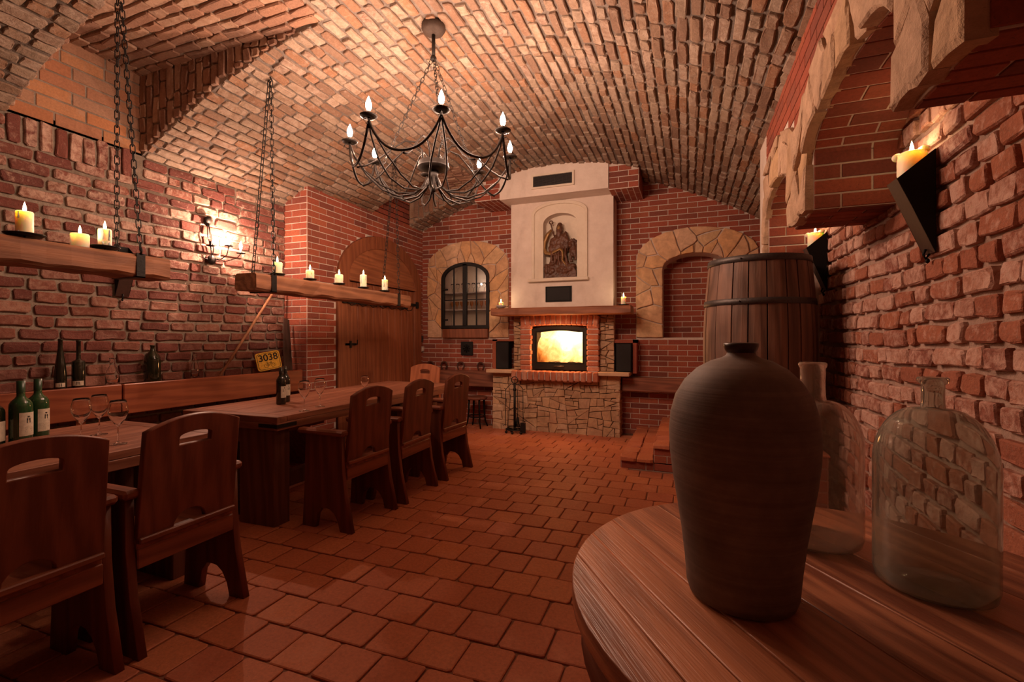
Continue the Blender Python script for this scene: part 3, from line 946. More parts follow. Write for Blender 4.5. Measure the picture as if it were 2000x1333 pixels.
scatter(ar, its, VN, False, M_['new_red'])
# stone facing of the arches: band between the arch line and the outer line, strip by strip along Y
def Fa(s, t):
    y = YN + s
    lo = intr(y); hi = outer(y)
    return V3((XA, y, lo + (hi - lo)*t/.35)), V3((-1, 0, 0))
t3 = struct('trim_3', MB().box(XA - .005, XA + .01, 1.4, 1.5, 2.3, 2.35), M_['mortar_new'])
rngA = random.Random(77)
for a, b in OPEN + [(2.79, 3.24), (1.30, 1.66), (-.36, 0.0)]:
    wd_ = b - a; nst = max(2, round(wd_/.2)) if wd_ > .5 else 2
    sd = [((i + .5)*wd_/nst + rngA.uniform(-.05, .05), rngA.uniform(.10, .25)) for i in range(nst)]
    if wd_ < .5: sd = [(wd_*.62, .07), (wd_*.25, .17), (wd_*.78, .22), (wd_*.4, .30), (wd_*.12, .05)]
    else: sd += [(rngA.uniform(.1, .9)*wd_, .31) for _ in range(3)]
    def Fseg(s, t, a=a, b=b):
        y = a + s; ye = min(max(y, a + 1e-3), b - 1e-3)
        lo = intr(ye); hi = outer(ye)
        return V3((XA, y, lo + (hi - lo)*t/.35)), V3((-1, 0, 0))
    stones(t3, sd, wd_, .35, .010, Fseg, M_['arch_stone'], (.03, .055), int(a*100) + 900, sub=.05, jit=.008, inset=.014)
for z0, z1 in ((0.1, .55), (.56, .95), (.96, 1.4), (1.41, 1.8), (1.81, 2.1), (2.11, 2.5)):
    mbq = MB(); stone_piece(mbq, [(0, 0), (.085, 0), (.08, z1 - z0), (0, z1 - z0)], lambda s, t, z0=z0: (V3((XA, 4.225 + s, z0 + t)), V3((-1, 0, 0))), .035, rngA, sub=.06, jit=.007)
    mbq.build('stone', M_['arch_stone'], t3)

# ------------------------------------------------------------------ wall behind the camera (never in view, closes the room)
mb = MB(); quad(mb, (X0 - .1, YN, 0), (1.4, YN, 0), (1.4, YN, 3.9), (X0 - .1, YN, 3.9))
wn = struct('wall_rear', mb, M_['mortar_old'])
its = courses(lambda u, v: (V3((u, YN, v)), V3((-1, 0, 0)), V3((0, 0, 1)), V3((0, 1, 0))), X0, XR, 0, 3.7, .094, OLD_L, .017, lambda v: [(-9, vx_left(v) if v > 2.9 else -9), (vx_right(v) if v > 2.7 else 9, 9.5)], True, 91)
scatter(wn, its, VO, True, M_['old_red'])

# ------------------------------------------------------------------ steps in the far right corner
def steps():
    st = struct('trim_4', MB().box(-.66, 0.0, 4.94, YB, -.02, .085).box(-.33, 0.0, 4.94, YB, 0, .235).box(-.0, 1.3, 4.94, YB, 0, .385), M_['mortar_new'])
    its = []
    for i, (x0, z) in enumerate(((-.67, .125), (-.34, .275), (-.01, .425))):
        x1 = x0 + .33 if i < 2 else 1.28
        for r in range(max(2, int((x1 - x0)/.15))):
            yy_ = 4.90
            w = (x1 - x0)/max(2, int((x1 - x0)/.15))
            while yy_ < YB - .05:
                L = min(.27, YB - yy_)
                its.append((V3((x0 + (r + .5)*w, yy_ + L/2, z - .028)), V3((0, 1, 0)), V3((-1, 0, 0)), V3((0, 0, 1)), L - .01, w - .008)); yy_ += L
    va = []
    for me, v, f, L, H in variants(9, .26, .155, True, M_['tile'], 6):
        va.append((me, v, f, L, H))
    scatter(st, its, va, True, M_['tile'], 'tile', 'tile_paving')
    fr = []
    for i, (x0, z0, z1) in enumerate(((-.66, 0, .09), (-.33, 0.0, .24), (0, 0, .39))):
        x1 = x0 + .33 if i < 2 else 1.25
        fr += courses(lambda u, v: (V3((u, 4.94, v)), V3((1, 0, 0)), V3((0, 0, 1)), V3((0, -1, 0))), x0, x1, z0, z1, .075, NL, .01, seed=80 + i, offset=halfoff)
        fr += courses(lambda u, v: (V3((x0, u, v)), V3((0, -1, 0)), V3((0, 0, 1)), V3((-1, 0, 0))), 4.94, YB, max(z0, z1 - .15), z1, .075, NL, .01, seed=84 + i, offset=halfoff)
    scatter(st, fr, VN, False, M_['new_red'])
steps()
# ================================================================== fireplace
def fireplace():
    t = thing('fireplace', 'brick and rubble stone fireplace with a tall plastered chimney breast against the back wall', 'fireplace', (-1.8, 6.5, 0))
    T = Matrix.Translation((1.8, -6.5, 0))
    def part(name, mb, mat, parent=t):
        mb.v = [(v[0] + 1.8, v[1] - 6.5, v[2]) for v in mb.v] if parent is t else mb.v
        return mb.build(name, mat, parent)
    YF = 6.42
    # rubble base
    base = part('base', MB().box(FP_L + .03, FP_R - .03, YF + .02, YB, 0, .84), M_['joint_dark'])
    rng = random.Random(12)
    LX = FP_R - FP_L
    def Fb(s, t_): return V3((FP_L + s + 1.8, YF + .02 - 6.5, t_/1.0)), V3((0, -1, 0))
    sd = []
    for r in range(12):
        k = rng.choice((7, 8, 9, 10, 11))
        for i in range(k):
            sd.append(((i + .5 + rng.uniform(-.36, .36))*LX/k, (r + .5 + rng.uniform(-.40, .40))*.84*2.2/12))
    stones(base, rubble_cells(LX, .84, rng, .008, .026, .007), LX, .84, .006, Fb, M_['rubble'], (.012, .034), 4, sub=.07, jit=.0045, inset=.005)
    def Fside(s, t_): return V3((FP_R - .03 + 1.8, YF + s - 6.5, t_)), V3((1, 0, 0))
    stones(base, rubble_cells(.3, .84, rng, .006, .02, .007), .3, .84, .007, Fside, M_['rubble'], (.015, .03), 5, sub=.12, jit=.004)
    # ledge slabs
    part('hearth_slab', MB().box(-2.80, -2.385, 6.30, YB, .84, .89, .006), M_['slab'])
    part('hearth_slab', MB().box(-1.15, -.735, 6.30, YB, .84, .89, .006), M_['slab'])
    # rowlock brick ledge
    n = 15; x0, x1 = -2.40, -1.135
    bed = part('ledge_bed', MB().box(x0 + .01, x1 - .01, 6.297, 6.6, .765, .872), M_['mortar_new'])
    for i in range(n):
        a = x0 + (x1 - x0)*i/n; b = x0 + (x1 - x0)*(i+1)/n
        mb = MB(); z = rng.uniform(-.006, .006); yf = 6.27 + rng.uniform(-.006, .006)
        mb.box(a + .008 + 1.8, b - .008 + 1.8, yf - 6.5, .08, .745 + z, .885 + z*.3, .012)
        mb.build('brick', M_['hearth_brick'], bed)
    # upper firebox section, stone cheeks
    up = part('firebox_surround', MB().box(-2.40, -2.13, 6.50, YB, .86, 1.70).box(-1.31, -.975, 6.50, YB, .86, 1.70).box(-2.14, -1.3, 6.50, YB, 1.52, 1.70).box(-2.28, -2.135, 6.383, 6.6, .88, 1.55).box(-1.305, -1.16, 6.383, 6.6, .88, 1.55).box(-2.27, -1.17, 6.375, 6.6, 1.555, 1.685), M_['mortar_new'])
    for xa, w in ((-2.42, .15), (-1.145, .19)):
        def Fc(s, t_, xa=xa): return V3((xa + s + 1.8, 0.0, .89 + t_)), V3((0, -1, 0))
        stones(up, rubble_cells(w, .80, rng, .006, .013, .007), w, .80, .007, Fc, M_['rubble'], (.03, .055), int(w*100), sub=.12, jit=.004)
    # brick jambs and arch row
    for xa, s in ((-2.29, 0), (-1.315, 1)):
        for i in range(9):
            w = .165 + rng.uniform(-.008, .008)
            mb = MB(); z = .893 + i*.0735
            xx = xa if s == 0 else xa
            mb.box(xx + 1.8, xx + w + 1.8, 6.37 + rng.uniform(-.006, .006) - 6.5, .1, z, z + .062, .010)
            mb.build('brick', M_['hearth_brick'], up)
    n = 15
    for i in range(n):
        q = (i + .5)/n*2 - 1; xc = -1.72 + q*.57
        ang = -q*0.16
        zc = 1.615 - .035*q*q
        mb = MB(); mb.box(-.032, .032, 6.36 + rng.uniform(-.006, .006) - 6.5, .1, -.077, .077, .010)
        M = Matrix.Translation((xc + 1.8, 0, zc)) @ Matrix.Rotation(-ang, 4, 'Y')
        mb.v = [tuple(M @ Vector(v)) for v in mb.v]
        mb.build('brick', M_['hearth_brick'], up)
    # insert: black frame, glass, lit chamber
    fx0, fx1, fz0, fz1 = -2.13, -1.31, .90, 1.54
    top = [(-.41 + .82*i/12, fz1 - .035 + .05*(1 - ((i-6)/6)**2) - .02) for i in range(13)]
    outl = [(.41, fz0), ] + [(p[0], p[1]) for p in reversed(top)] + [(-.41, fz0)]
    topi = [(-.35 + .70*i/12, fz1 - .10 + .035*(1 - ((i-6)/6)**2)) for i in range(13)]
    inn = [(.35, fz0 + .09)] + [(p[0], p[1]) for p in reversed(topi)] + [(-.35, fz0 + .09)]
    Mf = frame((-1.72 + 1.8, -.045, 0), (1, 0, 0), (0, 0, 1), (0, -1, 0))
    fr = plate('insert_frame', outl, [inn], .05, M_['iron'], t, Mf, .006)
    inn2 = [(.335, fz0 + .105), (.335, fz1 - .105)] + [(p[0]*.957, p[1] - .018) for p in reversed(topi)][1:-1] + [(-.335, fz1 - .105), (-.335, fz0 + .105)]
    plate('door_frame', [(.352, fz0 + .088)] + [(p[0]*1.005, p[1] + .002) for p in reversed(topi)] + [(-.352, fz0 + .088)], [inn2], .03, M_['iron_sheet'], fr, frame((-1.72 + 1.8, -.058, 0), (1, 0, 0), (0, 0, 1), (0, -1, 0)), .003)
    MB().tube([(-.075 + .08, -.085, fz0 + .05), (.075 + .08, -.085, fz0 + .05)], .008, 8).build('handle', M_['hoop'], fr)
    part('glass_pane', MB().box(-2.07, -1.37, 6.455, 6.459, 1.0, 1.47), M_['glass'])
    bx = MB()
    for q in ((-2.08, -1.36, 6.71, 6.72, .93, 1.52), (-2.10, -2.08, 6.48, 6.72, .93, 1.52), (-1.36, -1.34, 6.48, 6.72, .93, 1.52), (-2.08, -1.36, 6.48, 6.72, .92, .94), (-2.08, -1.36, 6.48, 6.72, 1.50, 1.52)): bx.box(*q)
    part('fire_chamber', bx, M_['soot'])
    for i, (xa, za, xb, zb, y) in enumerate(((-1.98, .975, -1.5, .985, 6.60), (-1.9, .98, -1.42, .97, 6.53), (-1.95, 1.03, -1.48, 1.06, 6.57))):
        part('log', MB().tube([(xa, y, za), ((xa+xb)/2, y + .02, (za+zb)/2 + .01), (xb, y - .01, zb)], [.035, .042, .036], 9), M_['char'])
    # flames
    nf = NT('hearth_flame'); e = nf.new('ShaderNodeEmission'); oc = nf.pos(); a = nf.noise(oc, 6, 4, 0.6, 1.0)
    g = nf.new('ShaderNodeSeparateXYZ'); nf.l(oc, g.inputs[0])
    hgt = nf.maprange(g.outputs[2], 1.0, 1.35)
    rt = nf.maprange(g.outputs[0], -2.05, -1.62)
    fac = nf.math('ADD', nf.math('MULTIPLY', a, .5), nf.math('ADD', nf.math('MULTIPLY', hgt, .36), nf.math('MULTIPLY', rt, .30)))
    nf.l(nf.ramp(fac, [(0.24, (0.55,0.07,0.008)), (0.40, (1,0.27,0.04)), (0.60, (1,0.55,0.16)), (0.85, (1,0.80,0.42))]), e.inputs[0])
    nf.l(nf.maprange(fac, 0.25, 0.90, 0.6, 3.2), e.inputs[1]); nf.l(e.outputs[0], nf.out.inputs[0])
    fl = [(-2.05, .07, .40), (-2.01, .11, .44), (-1.95, .11, .44), (-1.86, .12, .49), (-1.77, .13, .51), (-1.67, .14, .52), (-1.57, .13, .52), (-1.49, .12, .50), (-1.42, .10, .48), (-1.385, .06, .42)]
    for i, (x, r, h) in enumerate(fl):
        pr = [(r*.55, 0), (r*.95, .06*h/.5), (r, .16*h/.5), (r*.9, .28*h/.5), (r*.6, .40*h/.5), (r*.25, .48*h/.5), (0.002, h)]
        part('flame', MB().lathe(pr, 12, (x, 6.63 - .02*(i % 2), .965)), nf.m)
    mb = MB(); vs = []; fs = []; NX_, NZ_ = 14, 10
    for j in range(NZ_ + 1):
        for i in range(NX_ + 1):
            x = -2.075 + .71*i/NX_; z = .96 + .535*j/NZ_ - (0.02*math.sin(i*1.7) if j == NZ_ else 0)
            vs.append((x, 6.69 - .012*math.sin(i*1.3)*math.sin(j*.9), z))
    for j in range(NZ_):
        for i in range(NX_): fs.append((j*(NX_+1)+i, j*(NX_+1)+i+1, (j+1)*(NX_+1)+i+1, (j+1)*(NX_+1)+i))
    part('flame', mb.add(vs, fs, True), nf.m)
    # mantel beam
    mbm = MB(); xs_ = [-2.66 + (2.66 - .70)*i/16 for i in range(17)]
    rg = random.Random(2)
    ring = []
    for x in xs_:
        w = rg.uniform(-.007, .007); q = rg.uniform(-.005, .005); c = .012
        ring.append([(x, 6.15 + c + w, 1.672 + q), (x, 6.15 + w, 1.684 + q), (x, 6.15 + w*.6, 1.775 - .012 + q*.5), (x, 6.162 + w, 1.778 + q*.4), (x, 6.52, 1.778), (x, 6.52, 1.672)])
    vs = [p for r in ring for p in r]; fs = []
    for i in range(16):
        for j in range(6): fs.append((i*6+j, i*6+(j+1) % 6, (i+1)*6+(j+1) % 6, (i+1)*6+j))
    fs += [tuple(range(5, -1, -1)), tuple(16*6 + j for j in range(6))]
    part('mantel_beam', mbm.add(vs, fs), M_['beam_x'])
    # chimney breast (front plane 6.40) with an arched niche
    nx, hw = -1.70, .245
    ni = [(-hw, 2.2), (hw, 2.2)] + arc(0, 2.98, hw, .14, 0, 180, 14)
    pl = [(-2.44 - nx, 1.78), (-.955 - nx, 1.78), (-.955 - nx, 3.4), (-2.44 - nx, 3.4)]
    Mb = frame((nx + 1.8, -.03, 0), (1, 0, 0), (0, 0, 1), (0, -1, 0))
    br = plate('chimney_breast', pl, [ni], .14, M_['plaster'], t, Mb, .0)
    part('niche_back', MB().box(-2.0, -1.4, 6.54, 6.6, 2.15, 3.2), M_['cream'])
    part('breast_side', MB().box(-2.44, -2.2, 6.54, YB, 1.78, 3.4).box(-1.2, -.955, 6.54, YB, 1.78, 3.4), M_['plaster'])
    # raised cream frame round the niche
    fo = [(-.415, 2.2), (.395, 2.2), (.395, 3.13)] + arc(-.01, 3.13, .405, .165, 0, 180, 14)[1:-1] + [(-.415, 3.13)]
    fi = [(-.375, 2.2), (.355, 2.2), (.355, 3.11)] + arc(-.01, 3.11, .365, .14, 0, 180, 14)[1:-1] + [(-.375, 3.11)]
    fi = [(p[0], p[1] + (.002 if p[1] < 2.3 else 0)) for p in fi]
    o2 = plate('niche_moulding', fo, [fi], .035, M_['cream'], t, frame((nx + 1.8, -.115, 0), (1, 0, 0), (0, 0, 1), (0, -1, 0)), .006)
    plate('niche_splay', fi, [[(p[0]*1.0, p[1]) for p in ni]], .012, M_['cream'], t, frame((nx + 1.8, -.105, 0), (1, 0, 0), (0, 0, 1), (0, -1, 0)), .0)
    part('niche_sill', MB().box(-2.165, -1.29, 6.33, 6.52, 2.155, 2.2, .006), M_['cream'])
    # hood
    def hoodbox(x0, x1, zb, y0=6.1):
        mb = MB(); n = 8
        for i in range(n):
            a = x0 + (x1-x0)*i/n; b = x0 + (x1-x0)*(i+1)/n
            mb.add([(a, y0, zb), (b, y0, zb), (b, y0, vz(b)), (a, y0, vz(a))], [(0, 1, 2, 3)])
            mb.add([(a, y0, zb), (b, y0, zb), (b, YB, zb), (a, YB, zb)], [(0, 1, 2, 3)])
        for x in (x0, x1): mb.add([(x, y0, zb), (x, YB, zb), (x, YB, vz(x)), (x, y0, vz(x))], [(0, 1, 2, 3)])
        return mb
    part('hood', hoodbox(-2.50, -.976, 3.305), M_['plaster'])
    hb = part('hood_wing', hoodbox(-2.90, -2.501, 3.325, 6.13), M_['mortar_new'])
    hb2 = part('hood_wing', hoodbox(-.975, -.596, 3.285, 6.13), M_['mortar_new'])
    for par, xa, xb, zb in ((hb, -2.90, -2.5, 3.33), (hb2, -.975, -.596, 3.29)):
        it = courses(lambda u, v: (V3((u + 1.8, 6.13 - 6.5, v)), V3((1, 0, 0)), V3((0, 0, 1)), V3((0, -1, 0))), xa, xb, zb, zb + .30, .075, NL, .01, lambda v: [(-9, vx_left(v + .02) + .0), (vx_right(v + .02), 9)], seed=int(zb*100), offset=halfoff)
        it += courses(lambda u, v: (V3((v + 1.8, u - 6.5, zb)), V3((0, 1, 0)), V3((1, 0, 0)), V3((0, 0, -1))), 6.13, YB, xa, xb, .075, NL, .01, seed=5, offset=halfoff)
        xo = xb if par is hb2 else xa
        it += courses(lambda u, v: (V3((xo + 1.8, u - 6.5, v)), V3((0, 1, 0)), V3((0, 0, 1)), V3((1 if par is hb2 else -1, 0, 0))), 6.13, YB, zb, min(vz(xo), zb + .3), .075, NL, .01, seed=6, offset=halfoff)
        vN = variants(60, 0.24, 0.064, False, M_['new_red'], 3)
        for c, u, v, n, L, H in it:
            me, va, f, bl, bh = vN[rng.randrange(3)]
            link('brick', me, None, par, frame(c, Vector(u)*(L/bl), Vector(v)*(H/bh), Vector(n)))
    # grille on the hood
    g = part('vent_frame', MB().box(-2.02, -1.995, 6.075, 6.1, 3.395, 3.59).box(-1.45, -1.425, 6.075, 6.1, 3.395, 3.59).box(-1.995, -1.45, 6.075, 6.1, 3.565, 3.59).box(-1.995, -1.45, 6.075, 6.1, 3.395, 3.42), M_['cream'])
    part('vent_back', MB().box(-1.995, -1.45, 6.094, 6.1, 3.42, 3.565), M_['black_cloth'])
    for i in range(9): MB().box(-.195, .35, -.418, -.408, 3.428 + i*.0155, 3.433 + i*.0155).build('slat', M_['hoop'], g)
    for i in range(10): MB().box(-.17 + i*.055, -.167 + i*.055, -.42, -.416, 3.42, 3.565).build('bar', M_['hoop'], g)
    # dark outlet under the niche
    g = part('outlet_frame', MB().box(-1.91, -1.53, 6.385, 6.4, 1.866, 2.085), M_['iron_sheet'])
    MB().box(-.085, .245, -.12, -.113, 1.887, 2.063).build('outlet_mesh', M_['black_cloth'], g)
    # black side panels standing on the slabs, brick cheeks round the right one
    for xa, xb, z1 in ((-2.70, -2.49, 1.30), (-.93, -.72, 1.28)):
        s = part('side_panel', MB().box(xa, xb, 6.44, 6.56, .892, z1, .004), M_['iron_sheet'])
        MB().box(xa + 1.8 + .012, xb + 1.8 - .012, -.064, -.058, .905, z1 - .012).build('panel_cloth', M_['black_cloth'], s)
    ck = part('panel_surround', MB().box(-.71, -.66, 6.50, YB, .87, 1.33).box(-.97, -.66, 6.50, YB, 1.285, 1.33).box(-2.78, -2.705, 6.50, YB, .87, 1.33).box(-2.78, -2.42, 6.50, YB, 1.305, 1.335), M_['new_red'])
    return t
fireplace()
plight('fire_light', (-1.65, 6.40, 1.25), FIRE_W, (1.0, 0.42, 0.14), 0.16)
plight('chamber_light', (-1.72, 6.52, 1.22), 2.5, (1.0, 0.5, 0.18), 0.06)

# ------------------------------------------------------------------ carved statue in the niche
def statue():
    t = thing('statue', 'dark carved wooden figure of a robed elder with a crook in the plaster niche', 'statue', (-1.70, 6.46, 2.2))
    mb = MB(); r = random.Random(5)
    def E(x, z, rx, rz, y=0, ry=.06): mb.ico((x, y, z), (rx, ry, rz), 2)
    mb.add(*[q for q in (lambda b: (b.v, b.f))(MB().poly([(-.235, 0), (.235, 0), (.235, .09), (.19, .16), (.1, .20), (-.12, .19), (-.22, .10)], -.07, .05))])
    for i in range(16): E(r.uniform(-.2, .2), r.uniform(.08, .22), r.uniform(.03, .06), r.uniform(.03, .06), -.04, .05)
    E(-.02, .30, .12, .16, 0, .06); E(-.05, .42, .13, .13, 0, .07); E(-.02, .52, .12, .14, 0, .06); E(.0, .585, .085, .06)
    E(-.10, .50, .07, .10, -.01, .05); E(-.13, .43, .05, .07, -.03, .05)
    E(-.02, .70, .052, .075, -.02, .055); E(-.02, .745, .042, .055, -.01, .05); E(-.02, .63, .035, .07, -.05, .03)
    E(.065, .57, .035, .10, 0, .05); E(.085, .50, .04, .13, .0, .045)
    for k in range(5): mb.tube([(-.10 + k*.045, -.055, .42), (-.12 + k*.05, -.07, .32), (-.13 + k*.06, -.06, .18)], [.014, .02, .02], 6)
    body = mb.mesh('body')
    o = link('robed_body', body, M_['carving'], t)
    m = o.modifiers.new('remesh', 'REMESH'); m.mode = 'VOXEL'; m.voxel_size = .008; m.use_smooth_shade = True
    tx = bpy.data.textures.new('carve', 'CLOUDS'); tx.noise_scale = .04
    d = o.modifiers.new('carve', 'DISPLACE'); d.texture = tx; d.strength = .022; d.mid_level = .5; d.texture_coords = 'LOCAL'
    # face with nose, brow
    MB().ico((-.02, -.068, .715), (.024, .014, .032), 2).ico((-.02, -.084, .712), (.006, .008, .012), 1).ico((-.031, -.079, .724), (.006, .004, .004), 1).ico((-.009, -.079, .724), (.006, .004, .004), 1).build('face', M_['gilt'], t)
    # companion beast at the right knee
    mb = MB()
    mb.ico((.17, -.02, .47), (.055, .05, .065), 2).ico((.185, -.03, .38), (.065, .05, .10), 2).ico((.15, -.06, .45), (.03, .03, .03), 2)
    for k in range(10):
        a = k*.63; mb.ico((.175 + .055*math.cos(a), -.03, .48 + .06*math.sin(a)), (.022, .03, .022), 1)
    mb.tube([(.16, -.04, .36), (.15, -.05, .28), (.17, -.06, .22)], [.03, .022, .02], 8).tube([(.21, -.04, .36), (.22, -.05, .28), (.22, -.05, .24)], [.03, .022, .02], 8)
    o = link('beast', mb.mesh('beast'), M_['carving'], t)
    m = o.modifiers.new('remesh', 'REMESH'); m.mode = 'VOXEL'; m.voxel_size = .008; m.use_smooth_shade = True
    d = o.modifiers.new('carve', 'DISPLACE'); d.texture = tx; d.strength = .016; d.texture_coords = 'LOCAL'
    pts = [(-.09, -.03, .60), (-.12, -.035, .70), (-.14, -.035, .78)] + [(-.14 + .025*math.cos(a) - .0, -.035, .80 + .028*math.sin(a)) for a in [PI, 2.4, 1.6, .8, 0, -.8]]
    MB().tube(pts, .010, 7).build('crook', M_['carving'], t)
    rib = [(-.13, -.03, .70), (-.19, -.03, .64), (-.235, -.035, .54), (-.245, -.04, .44), (-.21, -.05, .37), (-.14, -.06, .355), (-.06, -.075, .385), (.0, -.085, .41), (.04, -.08, .38), (.05, -.08, .31), (.04, -.08, .25), (.08, -.08, .2), (.11, -.075, .16)]
    MB().tube(rib, [.018, .027, .032, .032, .03, .026, .024, .024, .022, .02, .02, .02, .014], 8, flat=.5).build('ribbon', M_['gilt'], t)
    return t
statue()

# ------------------------------------------------------------------ cupboard window in the back wall
ORD = ['first', 'second', 'third', 'fourth', 'fifth', 'sixth', 'seventh', 'last']
def window():
    w = thing('window_1', None, None, ((WX0 + WX1)/2, YB, WZ0)); w['kind'] = 'structure'
    x0 = -(WX1 - WX0)/2; x1 = -x0; H = WZS - WZ0; T = WZT - WZ0
    outl = [(x0, 0), (x1, 0)] + arc(0, H, x1, T - H, 0, 180, 20)
    b = .055
    inn = [(x0 + b, b), (x1 - b, b)] + arc(0, H, x1 - b, T - H - b, 0, 180, 20)
    Mw = frame((0, -.03, 0), (1, 0, 0), (0, 0, 1), (0, -1, 0))
    f = plate('window_frame', outl, [inn], .05, M_['iron'], w, Mw, .005)
    mb = MB(); mb.box(-.035, .035, -.055, -.015, .04, T - .03); mb.build('mullion', M_['iron'], w)
    for sx in (-1, 1):
        MB().box(sx*.20 - .008, sx*.20 + .008, -.045, -.02, .04, H + .18).build('glazing_bar', M_['iron'], w)
        MB().box(min(sx*.035, sx*(x1 - .03)), max(sx*.035, sx*(x1 - .03)), -.045, -.02, .455, .47).build('glazing_bar', M_['iron'], w)
        for j, (za, zb) in enumerate(((.05, .46), (.46, T - .05))):
            for a, c in ((.03, .2), (.2, x1 - .04)):
                xa, xb = sorted((sx*a, sx*c))
                MB().box(xa, xb, -.036, -.031, za, zb if j == 0 or c < .3 else H + .1).build('pane', M_['pane'], w)
    for z in (.13, .62): MB().box(x0 + .02, x0 + .13, -.075, -.055, z, z + .025).build('hinge', M_['iron'], w)
    for z in (.30, .575): MB().box(x0 + .01, x1 - .01, .02, .29, z, z + .018).build('shelf', M_['white'], w)
    MB().box(x0 + .01, x1 - .01, .295, .305, 0, T).build('back_panel', M_['cream'], w)
    tag(MB().box(-3.73, -2.93, YB - .07, YB, 1.355, 1.497, .006).build('lintel_board', M_['door'], None), 'reddish wooden board fixed under the arched iron window', 'board')
    base = None
    cups = [(-.30, .318, 1), (-.19, .318, 1), (-.09, .318, 1), (.05, .318, 1), (.14, .318, 1), (.26, .318, 1)]
    for i in range(8):
        x = -3.335 + (-.32 + i*.088)
        if i == 0:
            base = thing('goblet', 'small amber goblet, first from the left on the lower cupboard shelf', 'goblet', (x, 6.86, WZ0 + .318), 0, 'amber goblets behind the window')
            MB().lathe([(.022, 0), (.022, .004), (.005, .01), (.005, .05), (.018, .06), (.03, .09), (.033, .13), (.031, .13), (.028, .09), (.0, .062)], 16).build('bowl', M_['amber'], base)
            MB().lathe([(.024, 0), (.024, .003), (.006, .008), (.006, .0)], 16).build('foot', M_['amber'], base)
        else:
            c = copy_tree(base); c.location.x = x
            c['label'] = 'small amber goblet, %s from the left on the lower cupboard shelf' % ORD[i]
    for i in range(7):
        x = -3.335 + (-.31 + i*.095)
        if i == 0:
            b2 = thing('stem_glass', 'small clear stemmed glass, first from the left on the upper cupboard shelf', 'glass', (x, 6.85, WZ0 + .593), 0, 'clear glasses behind the window')
            MB().lathe([(.0, .062), (.024, .08), (.03, .11), (.028, .15), (.0265, .15), (.0285, .11), (.022, .083), (0, .066)], 16).build('bowl', M_['glass'], b2)
            MB().lathe([(.028, 0), (.028, .002), (.004, .006), (.003, .062), (0, .062)], 16).build('stem', M_['glass'], b2)
        else:
            c = copy_tree(b2); c.location.x = x
            c['label'] = 'small clear stemmed glass, %s from the left on the upper cupboard shelf' % ORD[i]
M_['amber'] = plain('amber_glass', (0.55, 0.22, 0.06), 0.15)
window()
plight('cupboard_light', (-3.12, 6.84, 2.22), 0.9, (1.0, 0.75, 0.62), 0.015)

# ------------------------------------------------------------------ arched wooden door
def door():
    d = thing('door_1', None, None, (XD, (DOOR_Y0 + DOOR_Y1)/2, 0)); d['kind'] = 'structure'
    h = (DOOR_Y1 - DOOR_Y0)/2; zs = DOOR_ZS
    M = lambda x: frame((x, 0, 0), (0, 1, 0), (0, 0, 1), (1, 0, 0))
    ow = [(-h + .005, .0), (h - .005, 0)] + arc(0, zs, h - .005, .675, 0, 180, 28)
    inw = [(-h + .22, .004), (h - .2, .004)] + arc(0, zs, h - .2, .5, 0, 180, 28)
    inw = [(min(max(p[0], -h + .22), h - .2), p[1]) for p in inw]
    plate('door_frame', ow, [inw], .06, M_['door'], d, M(.005), .004)
    # tympanum boards and the lower edge board
    ty = [(-h + .17, zs - .02), (h - .16, zs - .02)] + arc(0, zs, h - .17, .52, 0, 180, 28)
    plate('tympanum', ty, [], .04, M_['door_y'], d, M(.0), .003)
    MB().box(-.02, .05, -h + .20, h - .19, zs - .02, zs + .02, .004).build('transom', M_['door_y'], d)
    n = 9; y0, y1 = -h + .23, h - .21
    for i in range(n):
        a = y0 + (y1 - y0)*i/n; b = y0 + (y1 - y0)*(i+1)/n
        MB().box(-.03, .012 + R.uniform(-.002, .002), a + .002, b - .002, .02, zs - .03, .004).build('plank', M_['door'], d)
    lt = MB().box(.02, .035, y0 - .10, y0 + .12, 1.255, 1.285).box(.02, .05, y0 - .02, y0 + .01, 1.225, 1.315).tube([(.035, y0 + .08, 1.27), (.08, y0 + .08, 1.27), (.08, y0 + .08, 1.33)], .008, 6)
    lt.build('latch', M_['iron'], d)
    MB().box(.02, .04, y1 - .15, y1 + .12, 1.86, 1.90).box(.02, .07, y1 + .03, y1 + .07, 1.83, 1.93).build('hinge', M_['iron'], d)
M_['door_y'] = wood_mat('door_oak_crosswise', (0.19,0.062,0.028), (0.34,0.125,0.055), 1, 0.5, bump=0.25)
door()
# hook rack on the door
t = thing('hook_rack', 'iron rail of upturned coat hooks across the door behind the far beam', 'hook rack', (XD + .06, 5.45, 1.80))
MB().box(-.02, .0, -.70, .75, .0, .02).build('rail', M_['iron'], t)
for i in range(7):
    y = -.62 + i*.215
    MB().tube([(0, y, .01), (.06, y, -.03), (.12, y, -.02), (.14, y, .02)], .006, 6).build('hook', M_['iron'], t)

